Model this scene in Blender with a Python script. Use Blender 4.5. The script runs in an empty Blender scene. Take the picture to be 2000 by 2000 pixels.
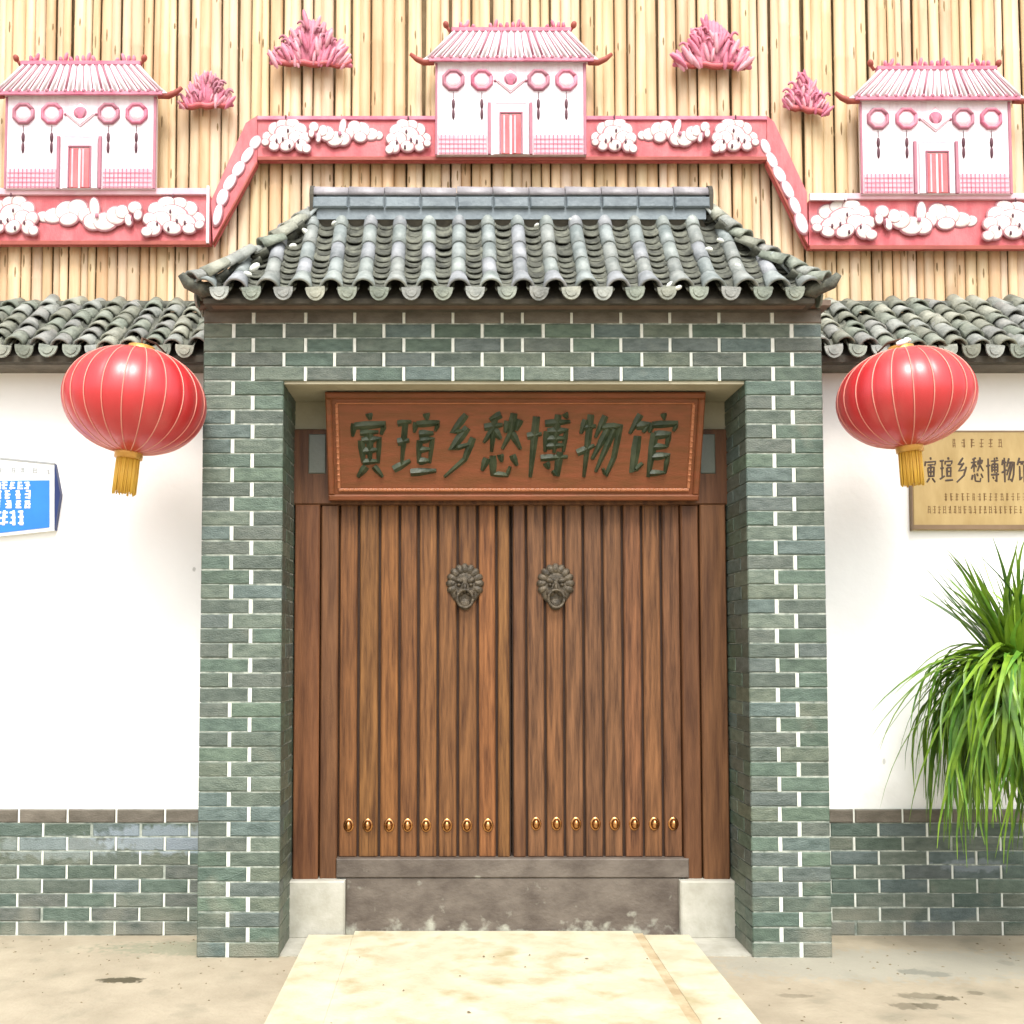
import bpy, math, random
from mathutils import Vector, Matrix, Euler
PI = math.pi
R = random.Random(7)
scene = bpy.context.scene
col = scene.collection

# ------------------------------------------------------------------ camera
F = 2000.0                       # focal length in photo pixels
CX, CY = 885.0, 1164.0           # principal point of the (cropped) photo
PITCH = math.radians(2.76)
CAM = Vector((0, -4.8, 1.44))
cd = bpy.data.cameras.new('camera')
cam = bpy.data.objects.new('camera', cd)
col.objects.link(cam)
cam.location = CAM
cam.rotation_euler = (PI / 2 + PITCH, 0, 0)
cd.sensor_width = 36.0
cd.lens = 36.0
cd.shift_x = (1000 - CX) / 2000
cd.shift_y = (CY - 1000) / 2000
cd.clip_start = 0.05
cd.clip_end = 1500
scene.camera = cam

# ------------------------------------------------------------------ world, sun, exposure
w = bpy.data.worlds.new('World')
scene.world = w
w.use_nodes = True
nt = w.node_tree
nt.nodes.clear()
wo = nt.nodes.new('ShaderNodeOutputWorld')
bg = nt.nodes.new('ShaderNodeBackground')
sky = nt.nodes.new('ShaderNodeTexSky')
sky.sky_type = 'NISHITA'
sky.sun_disc = False
SUN_EL, SUN_AZ = math.radians(56), math.radians(177)     # azimuth from +Y, clockwise: light comes from behind the camera
sky.sun_elevation = SUN_EL
sky.sun_rotation = SUN_AZ
sky.dust_density = 4.0
sky.ozone_density = 0.6
hs = nt.nodes.new('ShaderNodeHueSaturation')
hs.inputs['Saturation'].default_value = 0.22
nt.links.new(sky.outputs[0], hs.inputs['Color'])
nt.links.new(hs.outputs[0], bg.inputs['Color'])
nt.links.new(bg.outputs[0], wo.inputs[0])
bg.inputs[1].default_value = 0.15
sd = bpy.data.lights.new('sun', 'SUN')
sd.energy = 1.2
sd.angle = math.radians(20)
sd.color = (1.0, 0.96, 0.9)
sun = bpy.data.objects.new('sun', sd)
col.objects.link(sun)
sdir = Vector((math.sin(SUN_AZ) * math.cos(SUN_EL), math.cos(SUN_AZ) * math.cos(SUN_EL), math.sin(SUN_EL)))
sun.rotation_euler = sdir.to_track_quat('Z', 'Y').to_euler()
scene.view_settings.view_transform = 'Standard'
scene.view_settings.look = 'None'
scene.view_settings.gamma = 1.0
scene.view_settings.use_curve_mapping = False
scene.view_settings.exposure = 1.1


def W(px, py, Y):
    """Point of the plane y = Y that the survey of the photograph puts at (px, py)."""
    u, v = (px - CX) / F, -(py - CY) / F
    c, s = math.cos(PITCH), math.sin(PITCH)
    d = Vector((u, c - v * s, s + v * c))
    return CAM + d * ((Y - CAM.y) / d.y)


def WX(px, Y, py=1240):
    return W(px, py, Y).x


def WZ(py, Y):
    return W(885, py, Y).z


# ------------------------------------------------------------------ materials
def material(name, c1, c2=None, rough=0.7, scale=8.0, stretch=(1, 1, 1), bump=0.15, bump_scale=60.0, rnd=0.0, tint=None,
             metal=0.0, spec=0.5, coat=0.0, sheen=0.0, detail=6.0, contrast=(0.35, 0.65), rnd_ramp=None, sub=0.0, dirt=None, trans=0.0, spots=None):
    m = bpy.data.materials.new(name)
    m.use_nodes = True
    t = m.node_tree
    N, L = t.nodes, t.links
    bs = N['Principled BSDF']
    bs.inputs['Roughness'].default_value = rough
    bs.inputs['Metallic'].default_value = metal
    bs.inputs['Specular IOR Level'].default_value = spec
    bs.inputs['Coat Weight'].default_value = coat
    bs.inputs['Coat Roughness'].default_value = 0.33
    bs.inputs['Coat IOR'].default_value = 1.75
    bs.inputs['Sheen Weight'].default_value = sheen
    bs.inputs['Sheen Roughness'].default_value = 0.35
    if trans:
        bs.inputs['Transmission Weight'].default_value = trans
    geo = N.new('ShaderNodeNewGeometry')
    info = N.new('ShaderNodeObjectInfo')
    off = N.new('ShaderNodeVectorMath'); off.operation = 'MULTIPLY_ADD'
    cmb = N.new('ShaderNodeCombineXYZ')
    for i in range(3):
        L.new(info.outputs['Random'], cmb.inputs[i])
    L.new(cmb.outputs[0], off.inputs[0])
    off.inputs[1].default_value = (37.0, 23.0, 51.0) if rnd or rnd_ramp else (0, 0, 0)
    L.new(geo.outputs['Position'], off.inputs[2])
    mp = N.new('ShaderNodeMapping')
    mp.inputs['Scale'].default_value = stretch
    L.new(off.outputs[0], mp.inputs['Vector'])
    no = N.new('ShaderNodeTexNoise')
    no.inputs['Scale'].default_value = scale
    no.inputs['Detail'].default_value = detail
    no.inputs['Roughness'].default_value = 0.6
    L.new(mp.outputs[0], no.inputs['Vector'])
    mr = N.new('ShaderNodeMapRange')
    mr.inputs['From Min'].default_value, mr.inputs['From Max'].default_value = contrast
    L.new(no.outputs['Fac'], mr.inputs['Value'])
    mx = N.new('ShaderNodeMix'); mx.data_type = 'RGBA'
    mx.inputs[6].default_value = (*c1, 1)
    mx.inputs[7].default_value = (*(c2 or c1), 1)
    L.new(mr.outputs[0], mx.inputs[0])
    out = mx.outputs[2]
    if rnd_ramp:
        cr = N.new('ShaderNodeValToRGB')
        cr.color_ramp.interpolation = 'CONSTANT'
        el = cr.color_ramp.elements
        while len(el) < len(rnd_ramp):
            el.new(0.5)
        for i, c in enumerate(rnd_ramp):
            el[i].position = i / len(rnd_ramp)
            el[i].color = (*c, 1)
        L.new(info.outputs['Random'], cr.inputs[0])
        m2 = N.new('ShaderNodeMix'); m2.data_type = 'RGBA'; m2.blend_type = 'MULTIPLY'
        m2.inputs[0].default_value = 1.0
        L.new(out, m2.inputs[6]); L.new(cr.outputs[0], m2.inputs[7])
        out = m2.outputs[2]
    if rnd:
        h = N.new('ShaderNodeHueSaturation')
        r = N.new('ShaderNodeMapRange')
        r.inputs['To Min'].default_value, r.inputs['To Max'].default_value = 1 - rnd, 1 + rnd
        L.new(info.outputs['Random'], r.inputs['Value'])
        L.new(r.outputs[0], h.inputs['Value'])
        L.new(out, h.inputs['Color'])
        out = h.outputs[0]
    if dirt:           # (colour, scale, threshold low, threshold high, z low, z high): weather stains
        dc, ds, lo, hi, z0, z1 = dirt
        n2 = N.new('ShaderNodeTexNoise'); n2.inputs['Scale'].default_value = ds; n2.inputs['Detail'].default_value = 8
        L.new(geo.outputs['Position'], n2.inputs['Vector'])
        sx = N.new('ShaderNodeSeparateXYZ'); L.new(geo.outputs['Position'], sx.inputs[0])
        zr = N.new('ShaderNodeMapRange')
        zr.inputs['From Min'].default_value, zr.inputs['From Max'].default_value = z0, z1
        zr.inputs['To Min'].default_value, zr.inputs['To Max'].default_value = 0.3, 0.0
        L.new(sx.outputs['Z'], zr.inputs['Value'])
        ad = N.new('ShaderNodeMath'); ad.operation = 'ADD'
        L.new(n2.outputs['Fac'], ad.inputs[0]); L.new(zr.outputs[0], ad.inputs[1])
        r2 = N.new('ShaderNodeMapRange')
        r2.inputs['From Min'].default_value, r2.inputs['From Max'].default_value = lo, hi
        L.new(ad.outputs[0], r2.inputs['Value'])
        m3 = N.new('ShaderNodeMix'); m3.data_type = 'RGBA'
        L.new(r2.outputs[0], m3.inputs[0]); L.new(out, m3.inputs[6]); m3.inputs[7].default_value = (*dc, 1)
        out = m3.outputs[2]
    for (sx0, sy0, sz0, rx, ry, rz, sc, amount) in (spots or ()):   # a worn or stained patch at one place
        mp2 = N.new('ShaderNodeMapping'); mp2.vector_type = 'TEXTURE'
        mp2.inputs['Location'].default_value = (sx0, sy0, sz0)
        mp2.inputs['Scale'].default_value = (rx, ry, rz)
        L.new(geo.outputs['Position'], mp2.inputs['Vector'])
        n3 = N.new('ShaderNodeTexNoise'); n3.inputs['Scale'].default_value = 30.0; n3.inputs['Detail'].default_value = 5
        L.new(geo.outputs['Position'], n3.inputs['Vector'])
        ln = N.new('ShaderNodeVectorMath'); ln.operation = 'LENGTH'
        L.new(mp2.outputs[0], ln.inputs[0])
        ad2 = N.new('ShaderNodeMath'); ad2.operation = 'MULTIPLY_ADD'
        L.new(n3.outputs['Fac'], ad2.inputs[0]); ad2.inputs[1].default_value = 1.4; L.new(ln.outputs['Value'], ad2.inputs[2])
        r4 = N.new('ShaderNodeMapRange')
        r4.inputs['From Min'].default_value, r4.inputs['From Max'].default_value = 1.35, 1.65
        r4.inputs['To Min'].default_value, r4.inputs['To Max'].default_value = amount, 0.0
        L.new(ad2.outputs[0], r4.inputs['Value'])
        m4 = N.new('ShaderNodeMix'); m4.data_type = 'RGBA'
        L.new(r4.outputs[0], m4.inputs[0]); L.new(out, m4.inputs[6]); m4.inputs[7].default_value = (*sc, 1)
        out = m4.outputs[2]
    L.new(out, bs.inputs['Base Color'])
    if sub:
        bs.inputs['Subsurface Weight'].default_value = sub
        bs.inputs['Subsurface Scale'].default_value = 0.02
    if bump:
        nb = N.new('ShaderNodeTexNoise')
        nb.inputs['Scale'].default_value = bump_scale
        nb.inputs['Detail'].default_value = 5
        L.new(mp.outputs[0], nb.inputs['Vector'])
        bp = N.new('ShaderNodeBump')
        bp.inputs['Strength'].default_value = bump
        bp.inputs['Distance'].default_value = 0.01
        L.new(nb.outputs['Fac'], bp.inputs['Height'])
        L.new(bp.outputs[0], bs.inputs['Normal'])
    return m


M = {}
GREENS = [(1.0, 1.05, 0.98), (0.82, 0.98, 0.86), (1.05, 1.05, 1.15), (0.85, 0.88, 0.86), (1.15, 1.18, 1.1), (0.9, 1.08, 0.98),
          (1.0, 0.95, 0.95), (0.78, 0.95, 0.9), (1.2, 1.2, 1.12), (0.95, 1.1, 0.95), (1.05, 1.02, 0.9), (0.85, 0.95, 1.05)]
M['brick'] = material('grey_green_brick', (0.046, 0.068, 0.053), (0.135, 0.165, 0.136), 0.45, 16, (1, 1, 2.5), 0.6, 110, rnd=0.14, contrast=(0.28, 0.72), rnd_ramp=GREENS,
                      dirt=((0.2, 0.2, 0.15), 5.0, 0.62, 0.95, 0.0, 0.3))
M['brick_low'] = material('dado_brick', (0.052, 0.072, 0.058), (0.13, 0.15, 0.13), 0.5, 15, (1, 1, 2.5), 0.6, 110, rnd=0.14, contrast=(0.28, 0.72), rnd_ramp=GREENS,
                          dirt=((0.22, 0.22, 0.17), 5.0, 0.66, 0.98, 0.0, 0.3),
                          spots=[(WX(330, .36), .36, WZ(1640, .36), .42, 1, .085, (0.3, 0.36, 0.42), 0.5),
                                 (WX(120, .36), .36, WZ(1655, .36), .4, 1, .07, (0.3, 0.36, 0.36), 0.35),
                                 (WX(1890, .36), .36, WZ(1690, .36), .2, 1, .04, (0.3, 0.34, 0.38), 0.4)])
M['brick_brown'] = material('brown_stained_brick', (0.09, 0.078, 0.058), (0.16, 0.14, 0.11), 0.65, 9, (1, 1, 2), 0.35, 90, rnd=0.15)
M['mortar_dark'] = material('bed_joint_mortar', (0.13, 0.16, 0.135), (0.40, 0.43, 0.37), 0.9, 20, bump=0.3)
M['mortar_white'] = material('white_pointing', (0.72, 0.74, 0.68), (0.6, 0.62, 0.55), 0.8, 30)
M['plaster'] = material('white_plaster', (0.9, 0.9, 0.885), (0.86, 0.865, 0.85), 0.85, 1.6, bump=0.25, bump_scale=18,
                        dirt=((0.6, 0.6, 0.56), 3.0, 0.72, 1.1, 0.6, 0.9),
                        spots=[(WX(377, .37), .37, WZ(1112, .37), .012, 1, .016, (.3, .3, .28), .6), (WX(1722, .37), .37, WZ(1488, .37), .01, 1, .02, (.4, .4, .38), .6)])
M['soffit'] = material('cream_render', (0.42, 0.39, 0.28), (0.36, 0.33, 0.23), 0.9, 6)
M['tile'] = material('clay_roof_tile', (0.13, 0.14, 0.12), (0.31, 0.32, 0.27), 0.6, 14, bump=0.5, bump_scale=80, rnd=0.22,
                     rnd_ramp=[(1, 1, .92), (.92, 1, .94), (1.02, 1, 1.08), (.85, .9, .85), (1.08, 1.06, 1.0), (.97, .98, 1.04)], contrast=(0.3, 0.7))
M['tile_roll'] = material('blue_grey_roll_tile', (0.14, 0.16, 0.155), (0.35, 0.37, 0.36), 0.5, 9, bump=0.4, bump_scale=80, rnd=0.1, contrast=(0.3, 0.7),
                          rnd_ramp=[(1, 1, .96), (.95, 1, 1.0), (1.02, 1, 1.08), (.92, .96, .93)])
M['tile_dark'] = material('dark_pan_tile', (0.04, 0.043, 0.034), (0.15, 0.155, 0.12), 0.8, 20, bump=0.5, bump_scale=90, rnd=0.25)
M['tile_blue'] = material('slate_blue_ridge_tile', (0.12, 0.15, 0.17), (0.2, 0.24, 0.26), 0.5, 10, bump=0.3, rnd=0.15)
M['tile_top'] = material('weathered_ridge_cap', (0.22, 0.21, 0.22), (0.33, 0.31, 0.33), 0.5, 8, bump=0.3, rnd=0.1)
M['deck'] = material('roof_bedding', (0.05, 0.045, 0.035), (0.09, 0.08, 0.06), 0.9, 20)
M['brown_trim'] = material('brown_painted_trim', (0.12, 0.075, 0.05), (0.17, 0.12, 0.085), 0.6, 10, (1, 1, 1), 0.2)
WR = [(1.0, 1.0, 1.0), (1.1, 1.05, 0.95), (0.85, 0.85, 0.88), (1.12, 1.02, 1.0), (0.95, 0.98, 0.9), (0.88, 0.84, 0.85), (1.05, 1.0, 0.9)]
M['wood_light'] = material('orange_brown_plank', (0.062, 0.023, 0.007), (0.25, 0.112, 0.038), 0.5, 6, (9, 9, 0.6), 0.3, 25, spec=0.3, rnd_ramp=WR, contrast=(0.3, 0.72))
M['wood_dark'] = material('dull_brown_plank', (0.048, 0.02, 0.008), (0.21, 0.098, 0.042), 0.55, 6, (9, 9, 0.6), 0.3, 25, spec=0.3, rnd_ramp=WR, contrast=(0.3, 0.72))
M['wood_frame'] = material('red_brown_frame', (0.06, 0.024, 0.01), (0.18, 0.082, 0.034), 0.5, 4, (8, 8, 0.6), 0.2, 25, spec=0.3, rnd_ramp=WR, contrast=(0.3, 0.72))
M['gap'] = material('dark_door_core', (0.025, 0.01, 0.005), (0.04, 0.018, 0.008), 0.8, 10)
M['stud'] = material('polished_brass_stud', (0.5, 0.25, 0.09), (0.4, 0.19, 0.07), 0.22, 10, metal=1.0, bump=0)
M['knocker'] = material('dull_bronze', (0.035, 0.028, 0.018), (0.12, 0.095, 0.062), 0.45, 40, metal=0.3, bump=0.5, bump_scale=150)
M['threshold'] = material('worn_grey_threshold', (0.07, 0.054, 0.042), (0.135, 0.112, 0.09), 0.6, 7, (1, 1, 1.5), 0.3, 50,
                          dirt=((0.33, 0.33, 0.27), 16.0, 0.66, 0.86, 0.0, 0.14))
M['stone'] = material('pale_stone_block', (0.44, 0.43, 0.37), (0.34, 0.33, 0.27), 0.8, 10, bump=0.2)
M['plaque'] = material('red_brown_lacquer', (0.15, 0.054, 0.017), (0.205, 0.062, 0.024), 0.5, 6, (1, 3, 6), 0.25, 40, spec=0.3)
M['plaque_rim'] = material('orange_rim', (0.34, 0.12, 0.045), (0.42, 0.16, 0.07), 0.4, 20, bump=0.1)
M['glyph'] = material('dark_green_lettering', (0.018, 0.03, 0.012), (0.055, 0.07, 0.035), 0.45, 14, bump=0.1)
M['glass_green'] = material('grey_green_panel', (0.09, 0.11, 0.085), (0.12, 0.13, 0.1), 0.4, 5)
M['bamboo'] = material('pale_bamboo', (0.47, 0.31, 0.17), (0.66, 0.51, 0.34), 0.5, 3, (6, 6, 0.5), 0.15, 20, rnd=0.09,
                       rnd_ramp=[(1, 1, 1), (1.1, 1.12, 1.15), (1.0, .95, .85), (1.12, 1.14, 1.25), (1.05, 1.08, 1.0), (.98, .9, .82), (1.12, 1.1, 1.05)],
                       contrast=(0.3, 0.7))
M['bamboo_mark'] = material('dark_bamboo_split', (0.2, 0.13, 0.055), (0.3, 0.21, 0.1), 0.8, 30, bump=0)
M['bamboo_back'] = material('brown_batten_board', (0.24, 0.16, 0.08), (0.34, 0.25, 0.14), 0.9, 10)  # plain brown board behind the poles
M['red'] = material('coral_red_board', (0.50, 0.085, 0.10), (0.68, 0.2, 0.21), 0.6, 5, (3, 3, 1), bump=0.3, contrast=(0.3, 0.75))
M['red_dark'] = material('dark_red_edge', (0.26, 0.05, 0.035), (0.34, 0.075, 0.05), 0.6, 8)
M['pink'] = material('pink_paint', (0.45, 0.09, 0.16), (0.64, 0.24, 0.32), 0.6, 10, bump=0.3, contrast=(0.3, 0.7))
M['pink_pale'] = material('pale_pink_paint', (0.66, 0.36, 0.42), (0.74, 0.5, 0.54), 0.55, 8, bump=0.1)
M['rose'] = material('rose_wash_paint', (0.56, 0.2, 0.26), (0.68, 0.38, 0.42), 0.6, 12, bump=0.3, contrast=(0.3, 0.7))
M['mauve'] = material('mauve_outline', (0.36, 0.13, 0.18), (0.42, 0.17, 0.22), 0.6, 8, bump=0)
M['cutwhite'] = material('white_painted_cutout', (0.76, 0.69, 0.72), (0.66, 0.5, 0.56), 0.6, 7, (4, 4, 0.6), bump=0.25, contrast=(0.42, 0.8))
M['cream'] = material('cream_white_relief', (0.74, 0.68, 0.64), (0.62, 0.46, 0.42), 0.6, 14, bump=0.4, contrast=(0.45, 0.8))
M['rim'] = material('dusty_pink_rim', (0.33, 0.12, 0.14), (0.42, 0.18, 0.2), 0.6, 8, bump=0)
M['plum'] = material('plum_dark_paint', (0.09, 0.03, 0.045), (0.12, 0.045, 0.06), 0.6, 8, bump=0)
M['lantern'] = material('red_satin', (0.46, 0.010, 0.014), (0.54, 0.016, 0.022), 0.6, 3, (1, 1, 1), 0.2, 260, spec=0.25, coat=0.8, sheen=0.0)
M['lantern_rib'] = material('pale_lantern_rib', (0.66, 0.24, 0.19), (0.72, 0.32, 0.25), 0.4, 8, bump=0)
M['gold_cap'] = material('gold_foil_cap', (0.7, 0.4, 0.1), (0.6, 0.3, 0.07), 0.35, 20, metal=0.5, bump=0.2)
M['tassel'] = material('yellow_fringe', (0.78, 0.50, 0.07), (0.6, 0.32, 0.04), 0.55, 60, (1, 1, 0.05), 0.2, 90)
M['cord'] = material('dark_cord', (0.1, 0.05, 0.03), (0.14, 0.07, 0.04), 0.8, 20, bump=0)
M['sign_blue'] = material('bright_blue_enamel', (0.015, 0.17, 0.62), (0.02, 0.2, 0.68), 0.35, 6, bump=0)
M['sign_navy'] = material('navy_return_edge', (0.004, 0.012, 0.09), (0.006, 0.03, 0.14), 0.4, 6, bump=0)
M['sign_white'] = material('white_enamel', (0.8, 0.82, 0.82), (0.76, 0.79, 0.79), 0.4, 8, bump=0)
M['sign_grey'] = material('grey_print', (0.3, 0.32, 0.33), (0.36, 0.38, 0.38), 0.5, 8, bump=0)
M['brass'] = material('brushed_brass_plate', (0.34, 0.235, 0.09), (0.44, 0.32, 0.14), 0.4, 3, (3, 1, 1), 0.05, 40, metal=0.35)
M['brass_edge'] = material('dark_brass_edge', (0.16, 0.1, 0.05), (0.2, 0.13, 0.07), 0.5, 8, bump=0)
M['engrave'] = material('black_brown_engraving', (0.035, 0.018, 0.006), (0.05, 0.025, 0.01), 0.5, 8, bump=0)
M['engrave_pale'] = material('faint_brown_engraving', (0.13, 0.07, 0.02), (0.18, 0.1, 0.03), 0.5, 8, bump=0)
M['leaf'] = material('strap_leaf_green', (0.04, 0.12, 0.01), (0.17, 0.31, 0.035), 0.42, 6, (1, 1, 1), 0.1, 30, rnd=0.4,
                     rnd_ramp=[(1, 1, 1), (.75, .9, .8), (1.3, 1.2, .7), (.6, .8, .8), (1.0, 1.1, 1.0), (1.5, 1.3, .8)])
M['bark'] = material('grey_bark', (0.14, 0.11, 0.08), (0.22, 0.18, 0.13), 0.9, 12, bump=0.6)
M['pot'] = material('terracotta', (0.3, 0.12, 0.06), (0.36, 0.16, 0.09), 0.8, 10)
M['soil'] = material('dark_soil', (0.04, 0.03, 0.02), (0.07, 0.05, 0.03), 0.95, 40, bump=0.6)
M['slab'] = material('pale_yellow_concrete', (0.44, 0.39, 0.26), (0.62, 0.57, 0.42), 0.75, 5, bump=0.3, bump_scale=60, contrast=(0.3, 0.7),
                     dirt=((0.33, 0.27, 0.13), 6.0, 0.52, 0.78, -1, -0.9))
M['joint'] = material('brown_joint_strip', (0.36, 0.27, 0.15), (0.5, 0.42, 0.27), 0.8, 10)


def ground_spots():
    out = []
    for px, py, a, b, am in ((238, 1914, .085, .03, .85), (1785, 1898, .055, .03, .9), (1830, 1903, .05, .03, .85), (1965, 1880, .03, .03, .4),
                             (1800, 1945, .08, .03, .4), (1850, 1950, .04, .02, .6), (1770, 1965, .05, .03, .4), (1810, 1965, .04, .03, .5),
                             (1550, 1945, .06, .02, .3), (1905, 1940, .03, .02, .4)):
        d = W(px, py, 0) - CAM
        p = CAM + d * (-CAM.z / d.z)
        out.append((p.x, p.y, 0, a * 1.5, b * 1.6, 1, (0.07, 0.058, 0.03), min(1, am * 1.3)))
    out.append((WX(1700, 0), -.1, 0, 1.1, .28, 1, (0.3, 0.3, 0.25), .6))
    out.append((WX(500, 0), .15, 0, .9, .16, 1, (0.2, 0.21, 0.14), .7))
    return out


M['ground'] = material('beige_concrete_ground', (0.27, 0.23, 0.16), (0.40, 0.345, 0.25), 0.85, 3.5, bump=0.4, bump_scale=45, spots=ground_spots(),
                       contrast=(0.25, 0.75), dirt=((0.2, 0.185, 0.13), 5.0, 0.56, 0.85, -1, -0.9))

# ------------------------------------------------------------------ helpers
ORG = {}                           # world origin of every object made here


def org(o):
    return ORG.get(o.name, Vector((0, 0, 0))) if o else Vector((0, 0, 0))


class MB:
    def __init__(self):
        self.v, self.f, self.sm = [], [], []

    def add(self, vs, fs, smooth=False):
        n = len(self.v)
        self.v += [Vector(p) for p in vs]
        for f in fs:
            self.f.append([n + i for i in f]); self.sm.append(smooth)
        return self

    def box(self, x0, x1, y0, y1, z0, z1):
        vs = [(x, y, z) for x in (x0, x1) for y in (y0, y1) for z in (z0, z1)]
        return self.add(vs, [(0, 1, 3, 2), (4, 6, 7, 5), (0, 4, 5, 1), (2, 3, 7, 6), (0, 2, 6, 4), (1, 5, 7, 3)])

    def cbox(self, x0, x1, y0, y1, z0, z1, c=0.004):
        """box with its four front (low y) edges chamfered"""
        vs = [(x0, y1, z0), (x1, y1, z0), (x1, y1, z1), (x0, y1, z1),
              (x0, y0 + c, z0), (x1, y0 + c, z0), (x1, y0 + c, z1), (x0, y0 + c, z1),
              (x0 + c, y0, z0 + c), (x1 - c, y0, z0 + c), (x1 - c, y0, z1 - c), (x0 + c, y0, z1 - c)]
        fs = [(0, 3, 2, 1), (8, 9, 10, 11)]
        for i in range(4):
            j = (i + 1) % 4
            fs += [(i, j, 4 + j, 4 + i), (4 + i, 4 + j, 8 + j, 8 + i)]
        return self.add(vs, fs)

    def prism(self, pts, y0, y1):
        """polygon in x,z extruded from y0 (front) to y1"""
        n = len(pts)
        vs = [(x, y0, z) for x, z in pts] + [(x, y1, z) for x, z in pts]
        fs = [tuple(range(n)), tuple(range(2 * n - 1, n - 1, -1))]
        fs += [(i, i + n, (i + 1) % n + n, (i + 1) % n) for i in range(n)]
        return self.add(vs, fs)

    def dome(self, cx, cy, cz, rx, ry, rz, rot=0.0, n=14, rings=4, power=2.0):
        """half ellipsoid bulging towards -y"""
        vs, fs = [], []
        c, s = math.cos(rot), math.sin(rot)
        for k in range(rings):
            a = (PI / 2) * k / rings
            rr, hh = math.cos(a) ** (2 / power), math.sin(a) ** (2 / power)
            for i in range(n):
                t = 2 * PI * i / n
                x, z = rx * rr * math.cos(t), rz * rr * math.sin(t)
                vs.append((cx + x * c - z * s, cy - ry * hh, cz + x * s + z * c))
        vs.append((cx, cy - ry, cz))
        for k in range(rings - 1):
            for i in range(n):
                j = (i + 1) % n
                fs.append((k * n + i, k * n + j, (k + 1) * n + j, (k + 1) * n + i))
        k = (rings - 1) * n
        fs += [(k + i, k + (i + 1) % n, rings * n) for i in range(n)]
        return self.add(vs, fs, True)

    def lathe(self, prof, center, n=32, smooth=True, rfun=None, closed=False):
        cx, cy, cz = center
        vs, fs = [], []
        for r, z in prof:
            for i in range(n):
                a = 2 * PI * i / n
                rr = r * (rfun(a, z) if rfun else 1)
                vs.append((cx + rr * math.cos(a), cy + rr * math.sin(a), cz + z))
        for k in range(len(prof) - 1):
            for i in range(n):
                j = (i + 1) % n
                fs.append((k * n + i, k * n + j, (k + 1) * n + j, (k + 1) * n + i))
        if closed:
            fs.append(tuple(range(n - 1, -1, -1)))
            fs.append(tuple(range((len(prof) - 1) * n, len(prof) * n)))
        return self.add(vs, fs, smooth)

    def tube(self, pts, r, n=8, smooth=True, caps=True):
        pts = [Vector(p) for p in pts]
        rad = r if isinstance(r, (list, tuple)) else [r] * len(pts)
        vs, fs = [], []
        for i, p in enumerate(pts):
            d = (pts[min(i + 1, len(pts) - 1)] - pts[max(i - 1, 0)]).normalized()
            a = Vector((0, 1, 0)) if abs(d.y) < 0.9 else Vector((1, 0, 0))
            u = d.cross(a).normalized(); q = d.cross(u).normalized()
            for k in range(n):
                t = 2 * PI * k / n
                vs.append(p + (u * math.cos(t) + q * math.sin(t)) * rad[i])
        for i in range(len(pts) - 1):
            for k in range(n):
                j = (k + 1) % n
                fs.append((i * n + k, i * n + j, (i + 1) * n + j, (i + 1) * n + k))
        if caps:
            fs += [tuple(range(n - 1, -1, -1)), tuple(range((len(pts) - 1) * n, len(pts) * n))]
        return self.add(vs, fs, smooth)

    def xform(self, mat):
        self.v = [mat @ p for p in self.v]
        return self

    def mesh(self, name, m, origin=Vector((0, 0, 0))):
        me = bpy.data.meshes.new(name)
        me.from_pydata([tuple(p - origin) for p in self.v], [], self.f)
        me.polygons.foreach_set('use_smooth', self.sm)
        me.materials.append(m)
        import bmesh
        b = bmesh.new(); b.from_mesh(me)
        bmesh.ops.recalc_face_normals(b, faces=b.faces)
        b.to_mesh(me); b.free()
        me.update()
        return me

    def build(self, name, m, parent=None, origin=None):
        if origin is None:
            lo = Vector([min(p[i] for p in self.v) for i in range(3)])
            hi = Vector([max(p[i] for p in self.v) for i in range(3)])
            origin = Vector(((lo.x + hi.x) / 2, (lo.y + hi.y) / 2, lo.z))
        me = self.mesh(name, m, origin)
        return place(name, me, origin, parent)


def place(name, me, origin, parent=None, rot=None):
    o = bpy.data.objects.new(name, me)
    col.objects.link(o)
    origin = Vector(origin)
    o.location = origin - org(parent)
    if rot:
        o.rotation_euler = rot
    if parent:
        o.parent = parent
    ORG[o.name] = origin
    return o


def tag(o, label=None, cat=None, group=None, kind=None):
    if label: o['label'] = label
    if cat: o['category'] = cat
    if group: o['group'] = group
    if kind: o['kind'] = kind
    return o


def thing(name, loc, label, cat, group=None):
    o = bpy.data.objects.new(name, None)
    o.empty_display_size = 0.1
    col.objects.link(o)
    o.location = loc
    ORG[o.name] = Vector(loc)
    return tag(o, label, cat, group)


def copy_tree(o, parent=None, shift=None):
    c = o.copy(); col.objects.link(c); c.parent = parent
    if shift is not None:
        c.location = o.location + shift
    for ch in list(o.children):
        copy_tree(ch, c)
    return c


CACHE = {}


def brick(parent, x0, x1, y0, y1, z0, z1, m, name='brick', side=None):
    """one brick; bricks of one size share their mesh"""
    key = (name, round(x1 - x0, 3), round(y1 - y0, 3), round(z1 - z0, 3), m.name, side)
    if key not in CACHE:
        a, b, h = key[1] / 2, key[2] / 2, key[3] / 2
        mb = MB()
        if side:      # chamfered face looks sideways (+x or -x)
            mb.cbox(-b, b, -a, a, -h, h, 0.005)
            mb.xform(Matrix.Rotation(PI / 2 if side > 0 else -PI / 2, 4, 'Z'))
        else:
            mb.cbox(-a, a, -b, b, -h, h, 0.005)
        CACHE[key] = mb.mesh(name, m)
    return place(name, CACHE[key], ((x0 + x1) / 2, (y0 + y1) / 2 + R.uniform(-.003, .002), (z0 + z1) / 2), parent, rot=(R.uniform(-.012, .012), R.uniform(-.0045, .0045), 0))


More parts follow.
